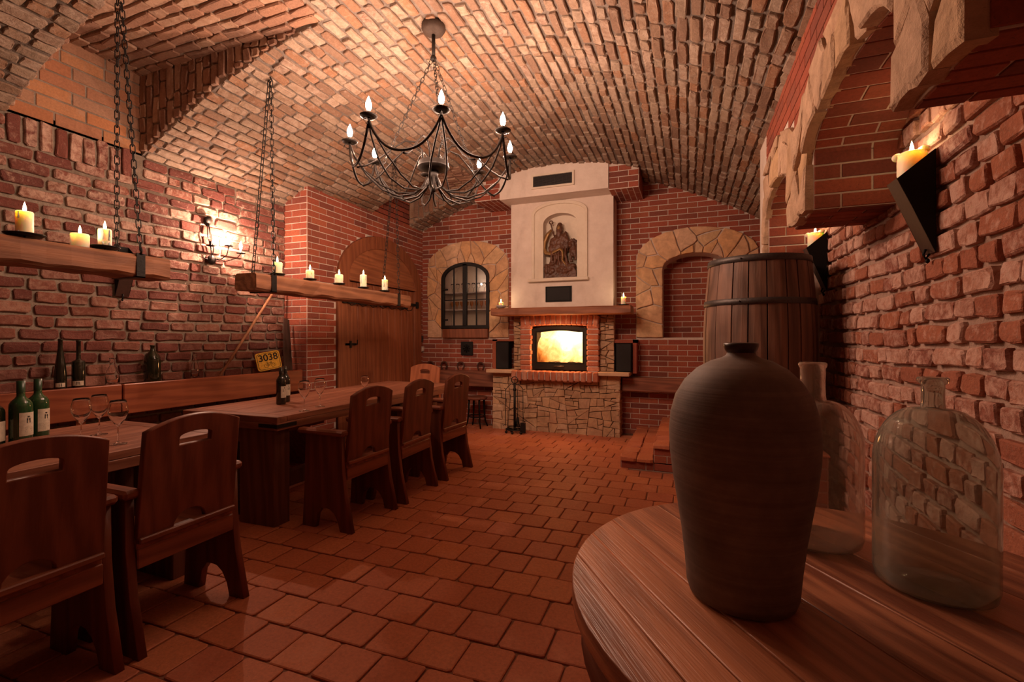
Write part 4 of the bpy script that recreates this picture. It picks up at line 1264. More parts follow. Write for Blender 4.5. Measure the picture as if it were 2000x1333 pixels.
# ------------------------------------------------------------------ candle, shared
def flame_mesh():
    return MB().lathe([(.0005, 0), (.006, .007), (.008, .018), (.0062, .033), (.0025, .048), (.0003, .056)], 10).mesh('flame')
FLAME = flame_mesh()
def candle(name, label, loc, r, h, group=None, drip=0, light=CANDLE_W, seed=0):
    t = thing(name, label, 'candle', loc, 0, group)
    rg = random.Random(seed + 100)
    pr = [(r*.97, 0), (r, .004), (r*1.0, h*.5), (r*1.01, h - .006), (r*.94, h), (r*.55, h - .006), (.001, h - .009)]
    MB().lathe(pr, 24, wob=.02).build('wax', M_['wax'], t)
    MB().tube([(0, 0, h - .01), (.001, 0, h + .008)], .0015, 5).build('wick', M_['ink'], t)
    f = link('flame', FLAME, M_['flame'], t); f.location = (0, 0, h - .004)
    if drip:
        mb = MB()
        for i in range(drip):
            a = rg.uniform(0, 6.28); mb.ico((math.cos(a)*r*.98, math.sin(a)*r*.98, rg.uniform(.0, .02) + .008), (.006, .006, .012), 1)
            z = rg.uniform(.3, .7)*h
            mb.tube([(math.cos(a)*r, math.sin(a)*r, h - .004), (math.cos(a)*(r+.001), math.sin(a)*(r+.001), z)], [.003, .004], 5)
        mb.build('wax_drip', M_['wax'], t)
    plight('candle_light', (loc[0], loc[1], loc[2] + h + .02), light, (1.0, 0.66, 0.38), 0.012)
    return t

# ------------------------------------------------------------------ hanging candle beams
def link_mesh(L, w, r, n=5):
    pts = []
    for a in range(6): pts.append((w*math.cos(PI*a/5), 0, L/2 - w + w*math.sin(PI*a/5)))
    for a in range(6): pts.append((-w*math.cos(PI*a/5), 0, -L/2 + w - w*math.sin(PI*a/5)))
    return MB().tube(pts, r, n, closed=True).mesh('chain_link')
def chain(parent, p0, p1, me, pitch, mat, name='chain'):
    c = empty(name, p0, 0, parent)
    d = V3(p1) - V3(p0); n = max(1, int(d.length/pitch)); q = d.to_track_quat('Z', 'Y')
    if len(me.materials) == 0: me.materials.append(mat)
    for i in range(n):
        M = q.to_matrix().to_4x4() @ Matrix.Rotation(PI/2*(i % 2) + .3, 4, 'Z')
        M.translation = d*((i + .5)/n)
        link('chain_link', me, None, c, M)
    return c
LINK = link_mesh(.062, .0125, .0034)
def beam(label, y0, y1, straps, hooks, plates, z0=1.745, z1=1.885, xa=-3.52, xb=-3.28, seed=1, chains=True):
    cx, cy = (xa + xb)/2, (y0 + y1)/2
    t = thing('hanging_beam', label, 'candle beam', (cx, cy, z0), 0)
    rg = random.Random(seed); n = 22; H = z1 - z0; hw = (xb - xa)/2; vs = []; fs = []
    for i in range(n + 1):
        y = y0 - cy + (y1 - y0)*i/n; c = .018
        w = [rg.uniform(-.006, .006) for _ in range(4)]
        vs += [(-hw + c, y, w[0]), (hw - c, y, w[1]), (hw + w[1], y, c + w[1]), (hw + w[2], y, H - c), (hw - c, y, H + w[2]*.3), (-hw + c, y, H + w[3]*.3), (-hw + w[3], y, H - c), (-hw + w[0], y, c)]
    for i in range(n):
        for j in range(8): fs.append((i*8+j, i*8+(j+1) % 8, (i+1)*8+(j+1) % 8, (i+1)*8+j))
    fs += [tuple(range(7, -1, -1)), tuple(n*8 + j for j in range(8))]
    MB().add(vs, fs).build('beam', M_['beam'], t)
    for ys_, hk in zip(straps, hooks):
        y = ys_ - cy; b = .007
        st = MB()
        for q in ((-hw - b, -hw, y - .025, y + .025, -b, H + b), (hw, hw + b, y - .025, y + .025, -b, H + b), (-hw - b, hw + b, y - .025, y + .025, -b, 0), (-hw - b, hw + b, y - .012, y + .012, H, H + b)): st.box(*q)
        st.tube([(hw + .004, y, H), (hw + .012, y, H + .03), (hw + .0, y, H + .045)], .007, 6).tube([(-hw - .004, y, H), (-hw - .012, y, H + .03), (-hw, y, H + .045)], .007, 6)
        st.build('strap', M_['iron'], t)
        hp = (hk[0] - cx, hk[1] - cy, hk[2] - z0)
        if chains:
            chain(t, (hw, y, H + .03), (hp[0] + .01, hp[1], hp[2] - .03), LINK, .047, M_['iron'])
            chain(t, (-hw, y, H + .03), (hp[0] - .01, hp[1], hp[2] - .03), LINK, .047, M_['iron'])
            MB().tube([(hp[0], hp[1], hp[2] + .05), (hp[0], hp[1], hp[2]), (hp[0] + .02, hp[1], hp[2] - .03), (hp[0], hp[1], hp[2] - .05), (hp[0] - .02, hp[1], hp[2] - .03)], .006, 6).build('ceiling_hook', M_['iron'], t)
    for px, py, pr in plates:
        MB().lathe([(.0, H + .012), (pr*.3, H + .010), (pr*.8, H + .012), (pr, H + .022), (pr*.99, H + .025), (pr*.8, H + .015), (0.0, H + .014)], 24, (px - cx, py - cy, 0)).tube([(px - cx, py - cy, H - .02), (px - cx, py - cy, H + .012)], .005, 6).build('drip_plate', M_['iron'], t)
    return t
PX = -3.335
b2 = [(PX, 3.057), (PX, 3.43), (PX, 3.82), (PX, 4.20), (PX, 4.585)]
beam('heavy oak beam with five candles hung on chains over the farther table', 2.80, 5.05, [2.97, 4.79], [(-3.21, 2.87, vz(-3.21)), (-3.25, 4.66, vz(-3.25))], [(x, y, .062) for x, y in b2], seed=3)
b1 = [(PX, 1.412), (PX - .02, 1.665), (PX, 1.78)]
beam('heavy oak beam with thick candles hung on chains over the nearer table', -.25, 2.13, [1.945, -.05], [(-3.4, 1.89, 3.66), (-3.4, 0.0, 3.41)], [(b1[0][0], b1[0][1], .085), (b1[2][0], b1[2][1], .075)], seed=4)
zt = 1.885 + .015
names5 = ['leftmost candle on the far hanging beam, beside the chain strap', 'second candle from the left on the far hanging beam, in front of the brick pier', 'middle candle of five on the far hanging beam, by the left door jamb', 'tallest candle on the far hanging beam, fourth from the left', 'rightmost candle on the far hanging beam, in front of the door']
hs = [.108, .09, .10, .145, .135]
for i, (x, y) in enumerate(b2): candle('candle', names5[i], (x, y, zt), (.038, .036, .038, .034, .034)[i], hs[i], 'candles on the far beam', 3, seed=i)
candle('pillar_candle', 'thick tall cream candle at the far left on the near hanging beam', (b1[0][0], b1[0][1], zt), .036, .130, 'candles on the near beam', 2, seed=11)
candle('pillar_candle', 'short wide cream candle without a plate on the near hanging beam', (b1[1][0], b1[1][1], 1.886), .044, .078, 'candles on the near beam', 0, seed=12)
candle('pillar_candle', 'tall narrow cream candle nearest the chain on the near hanging beam', (b1[2][0], b1[2][1], zt), .033, .115, 'candles on the near beam', 4, seed=13)

# mantel candles
for x, nm in ((-2.535, 'small candle in a white bowl at the left end of the mantel beam'), (-.80, 'small candle on a saucer at the right end of the mantel beam')):
    s = thing('saucer', nm.replace('small candle in a white bowl', 'white bowl holding a candle').replace('small candle on a saucer', 'dark saucer under a candle'), 'saucer', (x, 6.24, 1.778))
    if x < -2: MB().lathe([(.0, .002), (.035, .002), (.07, .03), (.075, .045), (.071, .045), (.06, .02), (0, .012)], 24).build('bowl', M_['white'], s)
    else: MB().lathe([(.0, .002), (.05, .002), (.075, .012), (.072, .015), (.05, .008), (0, .008)], 24).build('dish', M_['iron'], s)
    candle('candle', nm, (x, 6.24, 1.796 if x < -2 else 1.793), .033, .07 if x < -2 else .10, 'candles on the mantel', 2, seed=int(-x*10))

# ------------------------------------------------------------------ chandelier
def chandelier():
    C = (-1.79, 3.06); zt_ = vz(C[0])
    t = thing('chandelier', 'eight-armed wrought iron chandelier with bare candle bulbs hanging from the vault', 'chandelier', (C[0], C[1], 2.60))
    Z = lambda z: z - 2.60
    MB().lathe([(.001, Z(3.625)), (.03, Z(3.627)), (.075, Z(3.645)), (.090, Z(3.67)), (.088, Z(3.70)), (.08, Z(3.705))], 28).build('ceiling_rose', M_['rose'], t)
    MB().tube([(0, 0, Z(3.63)), (0, 0, Z(3.455))], .014, 10).lathe([(.0, Z(3.43)), (.02, Z(3.435)), (.024, Z(3.455)), (.014, Z(3.47)), (0.0, Z(3.475))], 12).build('stem', M_['chand'], t)
    MB().lathe([(0, Z(2.60)), (.05, Z(2.605)), (.115, Z(2.625)), (.118, Z(2.635)), (.112, Z(2.64)), (.112, Z(2.665)), (.106, Z(2.67)), (0, Z(2.672))], 32).build('hub_disc', M_['chand'], t)
    MB().lathe([(0, Z(2.44)), (.014, Z(2.45)), (.018, Z(2.475)), (.012, Z(2.50)), (.022, Z(2.53)), (.032, Z(2.56)), (.040, Z(2.605)), (0, Z(2.61))], 20).build('hub_finial', M_['chand'], t)
    r0 = .60; angs = [math.radians(a) for a in (-149, -103, -55, -8, 38, 80, 126, 172)]
    lk = link_mesh(.045, .010, .0026)
    bm_ = MB().lathe([(.009, 0), (.015, .01), (.020, .028), (.019, .044), (.012, .066), (.004, .085), (.0005, .094)], 14).mesh('bulb')
    cup = MB().lathe([(.012, -.004), (.03, -.006), (.052, .0), (.056, .008), (.053, .009), (.03, .002), (.012, .004)], 24).lathe([(.014, 0), (.014, .035), (.011, .04), (.0, .04)], 14).mesh('cup')
    for i, a in enumerate(angs):
        ca_, sa_ = math.cos(a), math.sin(a)
        zc = Z(2.775); P0 = V3((r0*ca_, r0*sa_, zc))
        c = link('candle_cup', cup, M_['chand'], t); c.location = P0
        b = link('bulb', bm_, M_['bulb'], c); b.location = (0, 0, .04)
        plight('bulb_light', (C[0] + P0.x, C[1] + P0.y, 2.775 + .078), CHAND_W, WARM, .012)
        # swag to the next cup
        a2 = angs[(i+1) % 8]; P1 = V3((r0*math.cos(a2), r0*math.sin(a2), zc)); pts = []
        for k in range(17):
            s = k/16; q = P0.lerp(P1, s); sag = .205*(1 - abs(2*s - 1)**2.4)
            rr = 1 + .03*math.sin(PI*s)
            pts.append((q.x*rr, q.y*rr, zc - .03 - sag))
        MB().tube(pts, .0088, 7).build('swag', M_['chand'], t)
        # lower arm from under the hub, dipping and rising to the cup
        prf = [(.03, 2.56), (.06, 2.49), (.14, 2.43), (.26, 2.415), (.38, 2.46), (.49, 2.56), (.57, 2.68), (.60, 2.765)]
        off = .012
        for s_ in (-1, 1):
            pts = []
            for k in range(len(prf) - 1):
                for m in range(3):
                    q = m/3; rr = prf[k][0] + q*(prf[k+1][0] - prf[k][0]); z = prf[k][1] + q*(prf[k+1][1] - prf[k][1])
                    aa = a + s_*math.sin(rr/.6*PI)*.16
                    pts.append((rr*math.cos(aa), rr*math.sin(aa), Z(z)))
            pts.append((r0*ca_, r0*sa_, Z(2.765)))
            MB().tube(pts, .0068, 6).build('arm', M_['chand'], t)
        # upper scroll from hub rim rising, then falling to the swag's low point
        am = (a + a2)/2 if i < 7 else (a + a2 + 2*PI)/2
        pts = []
        for r_, z in ((.08, 2.665), (.09, 2.74), (.14, 2.79), (.22, 2.78), (.32, 2.70), (.42, 2.60), (.50, 2.545), (.565, 2.52)):
            pts.append((r_*math.cos(am), r_*math.sin(am), Z(z)))
        MB().tube(pts, .0065, 6).build('scroll', M_['chand'], t)
        # small curl outside each cup
        MB().tube([(r0*ca_ + .018*math.cos(q)*ca_ + .02*ca_, r0*sa_ + .018*math.cos(q)*sa_ + .02*sa_, zc - .03 + .018*math.sin(q)) for q in [k*.6 for k in range(9)]], .004, 6).build('curl', M_['chand'], t)
    for ang in (-172, -52, 68):
        q = math.radians(ang); chain(t, (.46*math.cos(q), .46*math.sin(q), Z(2.60)), (.012*math.cos(q), .012*math.sin(q), Z(3.445)), lk, .036, M_['chand'])
M_['rose'] = plain('dull_rose_iron', (0.06, 0.04, 0.03), 0.6, 0.0, 0.2)
chandelier()

# ------------------------------------------------------------------ electric wall lamp
def wall_lamp():
    P = V3((X0 + .03, 3.27, 2.16))
    t = thing('wall_lamp', 'three-armed wrought iron wall lamp with bare bulbs glaring on the left brick wall', 'wall lamp', P)
    MB().lathe([(.0, .0), (.03, .0), (.034, .01), (.012, .02), (0, .02)], 14, M=Matrix.Translation((.0, -.03, .33)) @ Matrix.Rotation(PI/2, 4, 'Y')).tube([(.02, -.03, .36), (.03, -.03, .36)], .035, 10).build('crown', M_['chand'], t)
    mb = MB()
    for dy in (-.014, .014): mb.tube([(.02, -.03 + dy*.4, .33), (.035, -.03 + dy, .2), (.04, dy, .08), (.03, 0, -.03)], .006, 6)
    mb.build('back_rods', M_['chand'], t)
    MB().ico((.03, 0, -.03), (.03, .045, .05), 2).tube([(.02, -.12, -.015), (.03, -.05, -.03), (.03, .06, -.035), (.02, .16, -.03)], [.002, .006, .006, .002], 6).build('leaf_boss', M_['chand'], t)
    for i, (dx, dy, dz) in enumerate(((.14, -.10, .08), (.13, .10, .115), (.17, .20, .055))):
        pts = [(.03 + dx*.2, dy*.15, -.02), (dx*.6, dy*.45, -.045 + dz*.1), (dx, dy*.85, -.01 + dz*.3), (dx + .01, dy, dz)]
        MB().tube(pts, .0045, 6).build('arm', M_['chand'], t)
        c = MB().lathe([(.0, -.002), (.04, .0), (.042, .005), (.012, .003), (.012, .045), (0, .045)], 18, (dx + .01, dy, dz)).build('candle_cup', M_['chand'], t)
        MB().lathe([(.007, 0), (.012, .01), (.0155, .028), (.015, .04), (.009, .06), (.003, .078), (.0005, .085)], 12, (dx + .01, dy, dz + .045)).build('bulb', M_['bulb'] if i else M_['glass'], c)
        if i: plight('wall_lamp_light', P + V3((dx + .01, dy, dz + .085)), SCONCE_W*(1, 1, .14)[i], WARM, .012)
wall_lamp()

# ------------------------------------------------------------------ sheet-iron candle pockets
def pocket(label, y, side, cl, candle_on=True):
    xw = (XR - .035) if side > 0 else X0 + .035; s = -1 if side > 0 else 1
    t = thing('candle_sconce', label, 'sconce', (xw, y, 1.70), 0)
    w = .05; a = .125*s; zt_, zf = .42, .315; th = .003
    def tri(yy): return [(0, yy, 0), (0, yy, zt_), (a, yy, zf)]
    for yy in (-w, w):
        m = MB(); v = tri(yy - .002) + tri(yy + .002)
        m.add(v, [(0, 1, 2), (5, 4, 3), (0, 3, 4, 1), (1, 4, 5, 2), (2, 5, 3, 0)]).build('side_plate', M_['iron_sheet'], t)
    m = MB(); m.add([(0, -w, 0), (0, w, 0), (a, w, zf), (a, -w, zf), (a*.0 + .004*s, -w, .02), (.004*s, w, .02), (a + .003*s, w, zf), (a + .003*s, -w, zf)], [(0, 1, 2, 3), (7, 6, 5, 4), (0, 4, 5, 1), (2, 6, 7, 3), (0, 3, 7, 4), (1, 5, 6, 2)])
    m.build('front_plate', M_['iron_front'], t)
    MB().box(min(0, -.003*s), max(0, -.003*s), -w, w, 0, zt_).build('back_plate', M_['iron_sheet'], t)
    MB().tube([(0, 0, .0), (.012*s, 0, -.02), (.02*s, 0, .0), (.012*s, .0, .02)], .005, 6).ico((.006*s, 0, -.028), (.009, .009, .012), 1).build('scroll_tip', M_['iron_sheet'], t)
    if candle_on:
        c = thing('pillar_candle', cl, 'candle', (xw + a*.47, y, 1.955))
        rr = .048
        MB().lathe([(rr*.55, .01), (rr*.8, .05), (rr, .085), (rr*1.0, .15), (rr*1.02, .17), (rr*.8, .175), (rr*.3, .160), (.001, .158)], 24, wob=.04).build('wax', M_['wax'], c)
        MB().ico((rr*.9*s, .018, .165), (.02, .02, .018), 2).ico((-rr*.75*s, -.012, .178), (.022, .028, .016), 2).ico((rr*.3*s, .045, .16), (.02, .015, .014), 2).build('wax_drip', M_['wax'], c)
        MB().tube([(0, 0, .155), (.001, 0, .175)], .0015, 5).build('wick', M_['ink'], c)
        f = link('flame', FLAME, M_['flame'], c); f.location = (0, 0, .168)
        plight('candle_light', (xw + a*.47, y, 1.955 + .195), CANDLE_W*0.7, (1.0, 0.62, 0.34), .012)
    return t
M_['iron_front'] = plain('lit_brown_iron', (0.055, 0.025, 0.018), 0.5, 0.1)  # same black iron, chandelier light on the front plate painted in as red-brown
pocket('black pyramid sheet-iron candle pocket high on the right wall, nearest the camera', 2.425, 1, 'melted cream candle in the near right wall pocket')
pocket('black pyramid sheet-iron candle pocket on the right wall beside the cask', 4.02, 1, 'melted cream candle in the wall pocket behind the cask')
pocket('black sheet-iron pocket on the left wall, mostly hidden behind the near hanging beam', 2.50, -1, '', False)
# ================================================================== dining furniture
def dining_table(label, x0, x1, y0, y1, brackets, legs):
    cx, cy = (x0+x1)/2, (y0+y1)/2
    t = thing('dining_table', label, 'table', (cx, cy, 0)); hx, hy = (x1-x0)/2, (y1-y0)/2; n = 5
    rg = random.Random(int(y0*10))
    for i in range(n):
        a = -hx + .0 + 2*hx*i/n; b = -hx + 2*hx*(i+1)/n
        MB().box(a + .0008, b - .0008, -hy + .09, hy - .09, .76, .80 + rg.uniform(-.0006, .0006), .002).build('plank', M_['table'], t)
    for s in (-1, 1):
        ya, yb = sorted((s*hy, s*(hy - .088)))
        MB().box(-hx, hx, ya, yb, .755, .80, .003).build('end_board', M_['table_x'], t)
    for s in (-1, 1):
        xa, xb = sorted((s*hx, s*(hx - .05)))
        MB().box(xa, xb, -hy, hy, .705, .758, .003).build('apron', M_['table'], t)
        ya, yb = sorted((s*hy, s*(hy - .05)))
        MB().box(-hx + .05, hx - .05, ya, yb, .705, .755, .003).build('apron', M_['table_x'], t)
    for sx in (-1, 1):
        for sy in (-1, 1):
            e = .004; m = MB(); xa, xb = sorted((sx*hx, sx*(hx + e))); ya, yb = sorted((sy*(hy - .17), sy*(hy + e)))
            m.box(xa, xb, ya, yb, .722, .748); xa, xb = sorted((sx*(hx - .17), sx*hx)); ya, yb = sorted((sy*hy, sy*(hy + e)))
            m.box(xa, xb, ya, yb, .722, .748); m.build('corner_bracket', M_['iron'], t)
    for ly in legs:
        y = ly - cy
        for s in (-1, 1):
            xa, xb = sorted((s*(hx - .08), s*(hx - .42)))
            MB().box(xa, xb, y - .07, y + .07, 0, .705, .006).build('leg', M_['leg'], t)
        MB().box(-hx + .3, hx - .3, y - .04, y + .04, .58, .70, .004).build('crosspiece', M_['leg'], t)
    MB().box(-.05, .05, legs[0] - cy, legs[-1] - cy, .12, .24, .004).build('stretcher', M_['leg'], t)
    return t
M_['table_x'] = wood_mat('table_oak_across', (0.18,0.065,0.036), (0.34,0.14,0.08), 0, 0.4, bump=0.2)
M_['leg'] = wood_mat('table_leg_oak', (0.085,0.03,0.02), (0.18,0.07,0.042), 2, 0.5, bump=0.25)
dining_table('farther long oak dining table with iron corner straps', -3.62, -2.665, 2.44, 5.05, True, [2.56, 4.75])
dining_table('nearer long oak dining table at the left edge of the view', -3.60, -2.60, -.45, 1.99, True, [-.2, 1.82])

def chair_parts():
    t = thing('armchair', 'x', 'chair', (0, 0, 0), 0, 'heavy oak armchairs along the tables')
    W = .245
    side = [(.22, 0), (.115, 0)] + [(.115 - .03*q - .085*(1 - math.cos(q*PI/2)) + .0, .15*math.sin(q*PI/2)) for q in (.3, .6, .85, 1)] + [(-.05, .15), (-.09, .10), (-.11, 0), (-.23, 0), (-.21, .3), (-.20, .665), (.13, .665), (.135, .45), (.16, .25)]
    for s in (-1, 1):
        plate('side_panel', side, [], .036, M_['chair'], t, frame((0, s*W, 0), (1, 0, 0), (0, 0, 1), (0, -1, 0)), .003)
        arm = MB().box(-.27, .155, s*W - .034, s*W + .034, .664, .704, .012); arm.build('armrest', M_['chair_h'], t)
    MB().box(-.21, .145, -W + .02, W - .02, .435, .468, .005).build('seat', M_['chair_h'], t)
    MB().box(.125, .165, -W + .02, W - .02, .462, .488, .005).build('seat_batten', M_['chair_y'], t)
    MB().box(.125, .15, -W + .02, W - .02, .355, .44, .004).build('rear_rail', M_['chair_y'], t)
    MB().box(-.205, -.18, -W + .02, W - .02, .36, .435, .004).build('front_rail', M_['chair_y'], t)
    w = .222
    top = [(w*(1 - i/8), .945 + .052*(1 - (1 - i/8)**2)) for i in range(17)]
    outl = [(-.085, .485), (-w - .005, .485)] + [(p[0], p[1]) for p in reversed(top)] + [(w + .005, .485), (.085, .485)] + arc(0, .485, .075, .065, 0, 180, 10)
    slot = [(-.075, .862), (.075, .862), (.075, .898)] + arc(0, .898, .075, .02, 0, 180, 10)[1:-1] + [(-.075, .898)]
    # back board leans a little: bottom at x=.125, top at x=.175
    up = V3((.05, 0, .47)).normalized(); nrm = V3((up.z, 0, -up.x))
    M = frame(V3((.135, 0, 0)) - up*(.485/up.z) + V3((0, 0, .485)), (0, 1, 0), up, nrm)
    outl = [(x, y/up.z) for x, y in outl]; slot = [(x, y/up.z) for x, y in slot]
    plate('backrest', outl, [slot], .03, M_['chair'], t, M, .004)
    return t
ch0 = chair_parts()
chairs = [(-2.36, .95, 'nearest oak armchair, cut off by the left edge of the picture'),
          (-2.36, 1.525, 'second oak armchair from the left, pushed up to the nearer table'),
          (-2.37, 2.865, 'oak armchair at the near corner of the farther table, left of three'),
          (-2.35, 3.475, 'middle oak armchair of the three along the farther table'),
          (-2.33, 4.15, 'farthest of the three oak armchairs along the farther table')]
for i, (x, y, lb) in enumerate(chairs):
    c = ch0 if i == 0 else copy_tree(ch0)
    c.location = (x, y, 0); c['label'] = lb
    c.rotation_euler.z = (0, 0, -.03, .02, -.04)[i]
M_['chair_lit'] = wood_mat('lit_orange_oak', (0.26,0.075,0.03), (0.42,0.14,0.058), 2, 0.45, bump=0.12, scale=.8)  # chair oak made lighter and more orange, the light on it painted in
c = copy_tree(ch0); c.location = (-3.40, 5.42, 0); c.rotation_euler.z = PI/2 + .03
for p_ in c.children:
    p_.data = p_.data.copy(); p_.data.materials.clear(); p_.data.materials.append(M_['chair_lit'])
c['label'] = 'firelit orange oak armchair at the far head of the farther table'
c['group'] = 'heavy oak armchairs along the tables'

# wall bench
t = thing('wall_bench', 'long oak bench with a two-board backrest fixed along the left rough wall', 'bench', (-4.2, 1.5, 0))
for a, b in ((-1.7, 2.348), (2.36, 4.19)):
    MB().box(-.02, .02, a - 1.5, b - 1.5, .745, .985, .006).build('back_board', M_['bench'], t)
MB().box(.03, .42, -3.2, 2.6, .41, .45, .005).build('seat', M_['bench'], t)
MB().box(-.25, -.02, -3.2, 2.69, .935, .96).build('top_ledge', M_['bench_dark'] if 'bench_dark' in M_ else M_['bench'], t)
for y in (-3.0, -1.2, .6, 2.4): MB().box(-.06, .38, y - .03, y + .03, 0, .41).box(-.1, -.02, y - .03, y + .03, .3, .935).build('support', M_['bench'], t)

# ------------------------------------------------------------------ bottles and glasses
def bottle(label, loc, prof, mat, lab=None, rz=0, cap=None, group=None):
    t = thing('bottle', label, 'bottle', loc, rz, group)
    MB().lathe(prof, 28).build('body', M_[mat], t)
    H = prof[-1][1]
    if cap: MB().lathe([(cap[0], H - cap[1]), (cap[0], H + .001), (0, H + .002)], 20).build('capsule', M_[cap[2]], t)
    if lab:
        r, z0, z1, a0, a1 = lab; n = 12
        mb = MB(); vs = []; fs = []
        for i in range(n+1):
            a = math.radians(a0 + (a1-a0)*i/n); vs += [((r+.0008)*math.cos(a), (r+.0008)*math.sin(a), z0), ((r+.0008)*math.cos(a), (r+.0008)*math.sin(a), z1)]
        for i in range(n): fs.append((2*i, 2*i+2, 2*i+3, 2*i+1))
        l = mb.add(vs, fs, True).build('paper_label', M_['label'], t)
        # printed crest and lines
        am = math.radians((a0+a1)/2); zc = z0 + (z1-z0)*.70; hh = (z1 - z0)
        mb = MB()
        for (du, dz, w_, h_) in ((0, 0, .016, .012), (0, .014, .010, .008), (-.006, -.012, .004, .012), (.006, -.012, .004, .012), (0, -.35*hh, .03, .002), (0, -.42*hh, .024, .002), (0, -.5*hh, .028, .0015)):
            vs = []
            for uu, zz_ in ((-1, -1), (1, -1), (1, 1), (-1, 1)):
                a = am + (du + uu*w_/2)/r; vs.append(((r+.0014)*math.cos(a), (r+.0014)*math.sin(a), zc + dz + zz_*h_/2))
            mb.add(vs, [(0, 1, 2, 3)])
        mb.build('printing', M_['ink'], l)
    return t
BORD = [(.0, .012), (.026, 0), (.035, .002), (.0375, .008), (.0375, .19), (.035, .205), (.024, .225), (.016, .24), (.0145, .26), (.0145, .295), (.0165, .297), (.0165, .305), (.0, .306)]
LIT = [(.0, .012), (.03, 0), (.043, .003), (.0455, .01), (.0455, .195), (.0435, .21), (.036, .225), (.023, .238), (.0165, .25), (.0158, .27), (.0155, .312), (.0165, .313), (.0165, .325), (.0, .326)]
zT = .801
bottle('front green wine bottle with cream label near the left edge, on the nearer table', (-3.24, 1.357, zT), LIT, 'green_glass', (.0455, .045, .165, -30, 60), 0, (.0168, .06, 'green_cap'))

bottle('rear green wine bottle with cream label, just behind the other on the nearer table', (-3.32, 1.46, zT), LIT, 'green_glass', (.0455, .045, .165, -30, 60), .1, (.0168, .06, 'green_cap'))
bottle('olive wine bottle with a green label cut by the left edge of the picture', (-3.27, 1.263, zT), [(r, z*.88) for r, z in LIT], 'olive_glass', (.0455, .03, .13, -80, 60), 0, (.0168, .06, 'black_glass'))
bottle('front black wine bottle with cream label on the farther table', (-3.173, 2.946, zT), BORD, 'black_glass', (.0375, .055, .15, -45, 40), 0, (.0168, .055, 'black_glass'))
bottle('rear black wine bottle with cream label, half hidden on the farther table', (-3.262, 3.075, zT), BORD, 'black_glass', (.0375, .055, .15, -45, 40), .05, (.0168, .055, 'black_glass'))
# bottles on the ledge behind the bench
zl = .961
FLUTE = [(0, .01), (.025, 0), (.034, .004), (.036, .02), (.036, .12), (.030, .19), (.021, .26), (.0145, .32), (.0135, .37), (.015, .372), (.015, .385), (0, .386)]
SLIM = [(0, .01), (.025, 0), (.038, .003), (.040, .01), (.040, .205), (.036, .215), (.018, .222), (.0135, .235), (.0135, .36), (.0155, .362), (.0155, .375), (0, .376)]
JUG = [(0, .01), (.045, 0), (.058, .005), (.061, .02), (.061, .19), (.055, .222), (.040, .252), (.022, .278), (.016, .295), (.015, .315), (.019, .318), (.019, .328), (0, .329)]
CLR = [(0, .01), (.03, 0), (.045, .004), (.047, .02), (.045, .10), (.032, .14), (.019, .165), (.017, .215), (.022, .218), (.022, .228), (.018, .229), (.013, .215), (.015, .165), (.028, .138), (.042, .10), (.044, .02), (0, .013)]
bottle('tall black flute bottle with a silver band on the ledge behind the bench', (-4.36, 2.045, zl), FLUTE, 'black_glass', (.036, .028, .058, -70, 20))
bottle('square-shouldered black bottle with a paper band beside the flute bottle on the ledge', (-4.35, 2.15, zl), SLIM, 'black_glass', (.040, .03, .065, -80, 20))
bottle('dusty clear glass bottle between the black bottles and the dark jug on the ledge', (-4.37, 2.385, zl), CLR, 'glass', None)
bottle('big dark green round-shouldered jug bottle on the ledge behind the bench', (-4.36, 2.68, zl), JUG, 'olive_glass', None)
bottle('small clear bottle left of the leaning pole on the ledge', (-4.37, 3.06, zl), [(r*.75, z*1.08) for r, z in CLR], 'glass', None)
bd = thing('bottle_band', None, None)
bpy.data.objects.remove(bd)
WG = [(.0, .0), (.038, .0), (.0385, .0015), (.02, .004), (.006, .010), (.0035, .02), (.003, .085), (.006, .093), (.015, .104), (.031, .130), (.0415, .157), (.0435, .174), (.041, .195), (.036, .214), (.0325, .227), (.0318, .227), (.0353, .214), (.0402, .195), (.0427, .174), (.0407, .158), (.0302, .132), (.0142, .107), (.0, .098)]
def glass_thing(label, loc, s=1.0, group='balloon wine glasses on the tables'):
    t = thing('wine_glass', label, 'wine glass', loc, 0, group)
    i = 7
    MB().lathe([(r*s, z*s) for r, z in WG[:8]] + [(0, .093*s)], 32).build('stem', M_['glass'], t)
    MB().lathe([(0, .0925*s)] + [(r*s, z*s) for r, z in WG[7:]], 36).build('bowl', M_['glass'], t)
    return t
glass_thing('balloon wine glass closest to the table edge on the nearer table', (-2.768, 1.536, zT))
glass_thing('balloon wine glass standing nearest the green bottles on the nearer table', (-3.04, 1.515, zT))
glass_thing('balloon wine glass behind the other two on the nearer table', (-3.142, 1.65, zT))
glass_thing('left balloon wine glass beside the black bottles on the farther table', (-2.72, 2.74, zT), 1.0)
glass_thing('right balloon wine glass of the pair beside the black bottles', (-2.765, 2.947, zT), 1.0)
glass_thing('wine glass farther along the far table, peeping over a chair back', (-2.86, 3.62, zT), .85)

